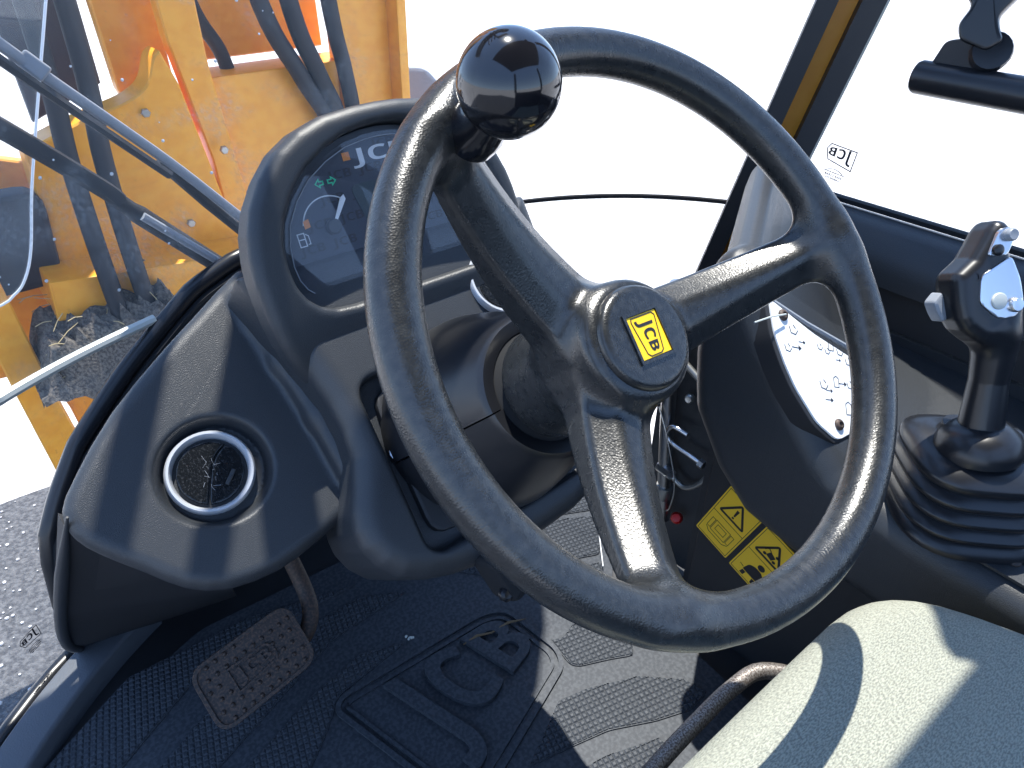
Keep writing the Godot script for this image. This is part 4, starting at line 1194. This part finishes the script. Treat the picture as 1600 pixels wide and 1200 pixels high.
func joystick() -> void:
	var base := Vector3(0.648, 0.42, -0.113)
	var t := thing("joystick_lever", "black joystick with silver button plate rising from a ribbed rubber gaiter", "joystick")
	# ribbed gaiter: folds get smaller upwards, the stack leans forward a little
	var rows := []
	var k := 0
	var lv := [[0.066, 0.0], [0.0665, 0.008], [0.058, 0.013], [0.0655, 0.020], [0.065, 0.025], [0.0565, 0.030], [0.063, 0.037], [0.0625, 0.042], [0.054, 0.047], [0.0605, 0.054], [0.060, 0.059], [0.0515, 0.064], [0.057, 0.072], [0.055, 0.078], [0.046, 0.084], [0.038, 0.087], [0.030, 0.088], [0.026, 0.092], [0.025, 0.10]]
	for q in lv:
		var row := PackedVector3Array()
		for j in 44:
			var g := TAU * j / 44
			var sq := 1.0 + 0.06 * cos(4 * g)
			row.append(base + Vector3(-0.012 * q[1] / 0.1 + cos(g) * q[0] * sq, q[1], -0.012 * q[1] / 0.1 + sin(g) * q[0] * sq * 1.05))
		rows.append(row)
		k += 1
	part("gaiter", Mb.new().skin(rows), M.smooth_black, t, 75)
	var a := Vector3(0.631, 0.508, -0.118); var b := Vector3(0.640, 0.57, -0.134); var c := Vector3(0.644, 0.607, -0.143)
	part("collar", Mb.new().lathe([Vector2(0.0, -0.01), Vector2(0.034, -0.01), Vector2(0.036, 0.0), Vector2(0.031, 0.012), Vector2(0.02, 0.02), Vector2(0, 0.02)], frame(a + Vector3(0, 0.004, 0), Vector3(0.1, 1, -0.25)), 32), M.smooth_black, t, 60)
	part("side_button", Mb.new().lathe([Vector2(0.016, -0.01), Vector2(0.017, 0.004), Vector2(0.013, 0.011), Vector2(0, 0.013)], frame(Vector3(0.655, 0.51, -0.098), Vector3(0.6, 0.6, 0.5)), 20), M.smooth_black, t, 60)
	var hf := frame(Vector3(0.632, 0.648, -0.166), Vector3(-0.45, 0.45, 0.77), Vector3(0.85, 0.1, 0.5))
	var hi := hf.affine_inverse()
	var outline := PackedVector2Array(smooth([Vector2(-0.028, -0.022), Vector2(-0.030, 0.004), Vector2(-0.027, 0.016), Vector2(-0.012, 0.026), Vector2(0.004, 0.047), Vector2(0.012, 0.053), Vector2(0.020, 0.05), Vector2(0.024, 0.04), Vector2(0.021, 0.027), Vector2(0.026, 0.01), Vector2(0.031, -0.012), Vector2(0.03, -0.024), Vector2(0.018, -0.038), Vector2(-0.004, -0.044), Vector2(-0.018, -0.037)], 2, true))
	var outline_d := Outline.new(outline, 0.0015)
	var f := func(p: Vector3) -> float:
		var q: Vector3 = hi * p
		var d := sd_slab(outline_d.at(Vector2(q.x, q.y)), q.z, -0.020, 0.014, 0.011)
		var s := minf(sd_caps(p, a, b, 0.0195, 0.0155), sd_caps(p, b, c, 0.0155, 0.018))
		return smin(d, s, 0.02)
	part("grip", nets(f, Vector3(0.575, 0.49, -0.23), Vector3(0.69, 0.72, -0.08), 0.0021)[0], M.smooth_black, t)
	var plate_p := Mb.rounded(pv([-0.011, 0.012, 0.017, 0.024, 0.024, 0.004, 0.026, -0.016, 0.018, -0.027, 0.002, -0.026, -0.014, -0.01]), 0.005, 3)
	var fp := part("button_plate", Mb.new().extrude(plate_p, 0.008, 0.0155, 0.0015, hf), M.silver, t)
	part("button", Mb.new().lathe([Vector2(0.0068, 0), Vector2(0.0068, 0.0012), Vector2(0.006, 0.002), Vector2(0, 0.0022)], hf * at(Vector3(0.003, -0.011, 0.0153)), 24), M.trim_pale, fp, 50)
	part("button", Mb.new().lathe([Vector2(0.0062, 0), Vector2(0.0062, 0.0025), Vector2(0.005, 0.004), Vector2(0, 0.0035)], hf * at(Vector3(0.017, -0.016, 0.0153)), 24), M.silver, fp, 50)
	var top_p := Mb.rounded(pv([-0.004, 0.026, 0.008, 0.046, 0.018, 0.047, 0.0205, 0.037, 0.013, 0.024]), 0.004, 3)
	var tp := part("top_plate", Mb.new().extrude(top_p, 0.008, 0.0152, 0.0012, hf), M.silver, t)
	part("top_button", Mb.new().lathe([Vector2(0.0045, 0), Vector2(0.0045, 0.003), Vector2(0.003, 0.0042), Vector2(0, 0.0042)], hf * at(Vector3(0.0035, 0.030, 0.015)), 20), M.smooth_black, tp, 50)
	part("top_button", Mb.new().lathe([Vector2(0.0052, 0), Vector2(0.0052, 0.0045), Vector2(0.004, 0.006), Vector2(0, 0.0055)], hf * at(Vector3(0.0145, 0.0405, 0.015)), 20), M.grey, tp, 50)
	part("trigger", Mb.new().extrude(Mb.rounded(pv([-0.036, -0.016, -0.039, -0.006, -0.030, 0.002, -0.026, -0.006, -0.026, -0.022, -0.032, -0.024]), 0.003), -0.018, -0.004, 0.003, hf, 0.002), M.grey, t)
	part("screw_hole", Mb.new().lathe([Vector2(0.0045, -0.003), Vector2(0.0045, 0.0006), Vector2(0.0035, 0.0006), Vector2(0.003, -0.002), Vector2(0, -0.002)], hf * at(Vector3(-0.0155, 0.011, 0.0125), Vector3(0, -0.5, 0)), 16), M.ink, t)

func driver_seat() -> void:
	var t := thing("driver_seat", "seat with pale grey worn fabric cushion in hard sunlight, lower right corner", "seat")
	var plan := Mb.rounded(pv([0.06, -0.126, 0.525, -0.126, 0.57, 0.02, 0.60, 0.5, 0.06, 0.5]), 0.09, 6)
	var plan_d := Outline.new(plan, 0.005)
	var f := func(p: Vector3) -> float:
		var crown := 0.012 * sin(clampf((p.x - 0.08) / 0.48, 0, 1) * PI) + 0.012 * smoothstep(-0.11, 0.03, p.z)
		return sd_slab(plan_d.at(Vector2(p.x, p.z)), p.y - crown, 0.285, 0.427, 0.045) * 0.95
	part("cushion", nets(f, Vector3(0.04, 0.27, -0.155), Vector3(0.62, 0.47, 0.32), 0.0048)[0], M.fabric, t)
	part("pan", Mb.new().box(Vector3(0.44, 0.04, 0.5), at(Vector3(0.33, 0.262, 0.17)), 0.004), M.dark, t)
	part("suspension_base", Mb.new().box(Vector3(0.36, 0.24, 0.44), at(Vector3(0.33, 0.12, 0.2)), 0.006), M.rubber, t)
	part("front_bracket", Mb.new().box(Vector3(0.10, 0.05, 0.06), at(Vector3(0.53, 0.05, -0.16), Vector3(0.3, -0.1, 0)), 0.003), M.dark, t)
	var lev := smooth([Vector3(0.25, 0.296, -0.162), Vector3(0.309, 0.3, -0.166), Vector3(0.355, 0.3, -0.168), Vector3(0.40, 0.302, -0.168), Vector3(0.44, 0.303, -0.16), Vector3(0.47, 0.298, -0.12), Vector3(0.475, 0.29, -0.05)], 5)
	part("slide_bar", Mb.new().tube(lev, 0.0078, 12), M.worn_steel, t)
	part("bar_label", Mb.new().box(Vector3(0.05, 0.002, 0.026), at(Vector3(0.40, 0.285, -0.133), Vector3(0.3, 0, 0))), M.grey, t)

func warning_labels() -> void:
	var defs := [[Vector3(0.6585, 0.211, -0.346), "yellow and black caution label with seat pictogram, nearer the dash"], [Vector3(0.6585, 0.187, -0.284), "yellow and black tip-over label with seated figure, nearer the seat"]]
	for i in 2:
		var xf := frame(defs[i][0], Vector3(-1, 0, 0), Vector3(0, 0, 1)) * at(Vector3.ZERO, Vector3(0, 0, deg_to_rad(-20)))
		var t := thing("warning_label", defs[i][1], "label", xf, "warning labels on the console wall")
		part("sticker", Mb.new().extrude(Mb.rounded(pv([-0.0295, -0.056, 0.0295, -0.056, 0.0295, 0.056, -0.0295, 0.056]), 0.002, 2), -0.0004, 0.0004, 0, Transform3D.IDENTITY), M.yellow, t)
		var b := Mb.new()
		var z := at(Vector3(0, 0, 0.0005))
		b.ribbon([Vector2(-0.027, -0.053), Vector2(0.027, -0.053), Vector2(0.027, 0.053), Vector2(-0.027, 0.053)], 0.0008, 0.0002, z, true)
		b.ribbon([Vector2(-0.0265, 0.0), Vector2(0.0265, 0.0)], 0.0008, 0.0002, z)
		b.ribbon(Array(Mb.rounded(pv([-0.0205, 0.009, 0.0205, 0.009, 0.0, 0.044]), 0.003, 3)), 0.0035, 0.0002, z, true)
		if i == 0:
			b.extrude(pv([-0.0012, 0.018, 0.0012, 0.018, 0.0022, 0.032, -0.0022, 0.032]), 0, 0.0002, 0, z)
			b.extrude(Mb.disc(0.0019, 12, Vector2(0, 0.0145)), 0, 0.0002, 0, z)
			for q in [[-0.02, -0.034, -0.0145, -0.014], [-0.013, -0.036, 0.013, -0.013], [0.0145, -0.034, 0.02, -0.014], [-0.008, -0.029, 0.008, -0.018]]:
				b.ribbon([Vector2(q[0], q[1]), Vector2(q[2], q[1]), Vector2(q[2], q[3]), Vector2(q[0], q[3])], 0.0008, 0.0002, z, true)
			b.ribbon([Vector2(-0.02, -0.036), Vector2(-0.013, -0.042), Vector2(0.013, -0.042), Vector2(0.02, -0.036)], 0.0009, 0.0002, z)
		else:
			# machine tipping over, and a belted seated figure
			b.extrude(pv([-0.006, 0.016, 0.004, 0.0135, 0.007, 0.022, -0.003, 0.026]), 0, 0.0002, 0, z)
			for c in [Vector2(-0.008, 0.0155), Vector2(0.008, 0.0145), Vector2(0.0075, 0.026)]: b.extrude(Mb.disc(0.0026, 12, c), 0, 0.0002, 0, z)
			b.ribbon([Vector2(-0.003, 0.026), Vector2(-0.009, 0.029), Vector2(-0.011, 0.022)], 0.0014, 0.0002, z)
			b.extrude(Mb.disc(0.0055, 18, Vector2(0.004, -0.012)), 0, 0.0002, 0, z)
			b.extrude(Mb.rounded(pv([-0.013, -0.040, 0.012, -0.040, 0.014, -0.024, 0.008, -0.019, -0.002, -0.019, -0.010, -0.024]), 0.003, 3), 0, 0.0002, 0, z)
			b.extrude(pv([-0.012, -0.0415, -0.006, -0.0415, -0.007, -0.050, -0.013, -0.050]), 0, 0.0002, 0, z)
			b.extrude(pv([0.005, -0.0415, 0.011, -0.0415, 0.012, -0.050, 0.006, -0.050]), 0, 0.0002, 0, z)
			b.ribbon([Vector2(-0.02, -0.035), Vector2(-0.0135, -0.0365)], 0.001, 0.0002, z)
			b.ribbon([Vector2(0.0145, -0.0365), Vector2(0.02, -0.035)], 0.001, 0.0002, z)
		part("print", b, M.ink, t)

func pipework() -> void:
	var t := thing("metal_pipe_bracket", "dark plate with steel pipes and bolts between column and console", "pipework")
	part("back_plate", Mb.new().extrude(Mb.rounded(pv([-0.53, 0.0, -0.42, 0.0, -0.40, 0.2, -0.405, 0.45, -0.53, 0.47]), 0.02), -0.01, 0.0, 0.002, frame(Vector3(0.71, 0, 0), Vector3(-1, 0, 0), Vector3(0, 0, 1))), M.plastic, t)
	part("pipe", Mb.new().tube(smooth([Vector3(0.69, 0.50, -0.51), Vector3(0.69, 0.34, -0.498), Vector3(0.69, 0.22, -0.486), Vector3(0.69, 0.10, -0.472)], 5), 0.0105, 14), M.steel, t)
	part("pipe", Mb.new().tube(smooth([Vector3(0.69, 0.40, -0.50), Vector3(0.692, 0.375, -0.45), Vector3(0.694, 0.37, -0.42)], 5), 0.005, 10), M.zinc, t)
	part("pipe", Mb.new().tube(smooth([Vector3(0.688, 0.20, -0.478), Vector3(0.688, 0.188, -0.445), Vector3(0.688, 0.215, -0.418), Vector3(0.69, 0.25, -0.405)], 6), 0.0042, 10), M.zinc, t)
	part("hose_nut", Mb.new().lathe([Vector2(0.0, -0.014), Vector2(0.0085, -0.014), Vector2(0.0085, 0.014), Vector2(0, 0.014)], frame(Vector3(0.684, 0.20, -0.478), Vector3(-0.1, 0.1, 1)), 6), M.silver, t, 20)
	part("pipe_joint", Mb.new().lathe([Vector2(0, -0.012), Vector2(0.0135, -0.012), Vector2(0.0145, 0), Vector2(0.0135, 0.012), Vector2(0, 0.012)], frame(Vector3(0.69, 0.155, -0.479), Vector3(0, 1, 0.1)), 16), M.zinc, t)
	part("hook_bolt", Mb.new().tube(smooth([Vector3(0.685, 0.285, -0.452), Vector3(0.68, 0.288, -0.474), Vector3(0.68, 0.272, -0.482), Vector3(0.68, 0.260, -0.472), Vector3(0.682, 0.256, -0.44), Vector3(0.685, 0.252, -0.418)], 6), 0.0033, 10), M.silver, t)
	part("hook_nut", Mb.new().lathe([Vector2(0, -0.004), Vector2(0.007, -0.004), Vector2(0.007, 0.004), Vector2(0, 0.004)], frame(Vector3(0.684, 0.252, -0.42), Vector3(0, -0.1, 1)), 6), M.silver, t, 20)
	for p in [Vector3(0.698, 0.335, -0.466), Vector3(0.698, 0.318, -0.43)]:
		part("cap_bolt", Mb.new().lathe([Vector2(0.007, 0), Vector2(0.007, 0.005), Vector2(0.0045, 0.008), Vector2(0, 0.0075)], frame(p, Vector3(-1, 0.2, 0.2)), 14), M.zinc, t, 30)
	part("wire", Mb.new().tube(smooth([Vector3(0.676, 0.31, -0.50), Vector3(0.672, 0.27, -0.475), Vector3(0.672, 0.2, -0.45), Vector3(0.674, 0.15, -0.452), Vector3(0.68, 0.13, -0.462)], 6), 0.0012, 6), M.zinc, t)
	part("red_cap", Mb.new().lathe([Vector2(0, -0.008), Vector2(0.009, -0.008), Vector2(0.0095, 0.004), Vector2(0.006, 0.01), Vector2(0, 0.011)], frame(Vector3(0.69, 0.12, -0.447), Vector3(-0.6, 0.6, 0.3)), 16), M.red, t, 50)

func litter() -> void:
	tag(part("dry_twig", Mb.new().tube([Vector3(0.345, 0.006, -0.54), Vector3(0.368, 0.009, -0.538), Vector3(0.39, 0.006, -0.53), Vector3(0.42, 0.008, -0.527), Vector3(0.445, 0.006, -0.517)], [0.0008, 0.0022, 0.0014, 0.0024, 0.0005], 6), M.twig), "dry brown leaf stalk lying over the raised letters of the mat", "twig")
	tag(part("straw_stalk", Mb.new().tube([Vector3(0.683, 0.008, -0.607), Vector3(0.65, 0.009, -0.565), Vector3(0.608, 0.008, -0.514)], 0.0011, 6), M.print_white), "thin pale straw lying on the sunlit tread behind the spoke", "straw")
	var crumb := Mb.new()
	for i in 5:
		crumb.box(Vector3(0.004, 0.003, 0.003), at(Vector3(0.29, 0.006, -0.6) + Vector3(rng.randf_range(-0.004, 0.004), rng.randf_range(0, 0.004), rng.randf_range(-0.004, 0.004)), Vector3(rng.randf() * 3, rng.randf() * 3, 0)), 0.0008)
	tag(part("pale_crumb", crumb, M.trim_pale), "tiny pale crumb on the dark mat between pedal and letters", "crumb")
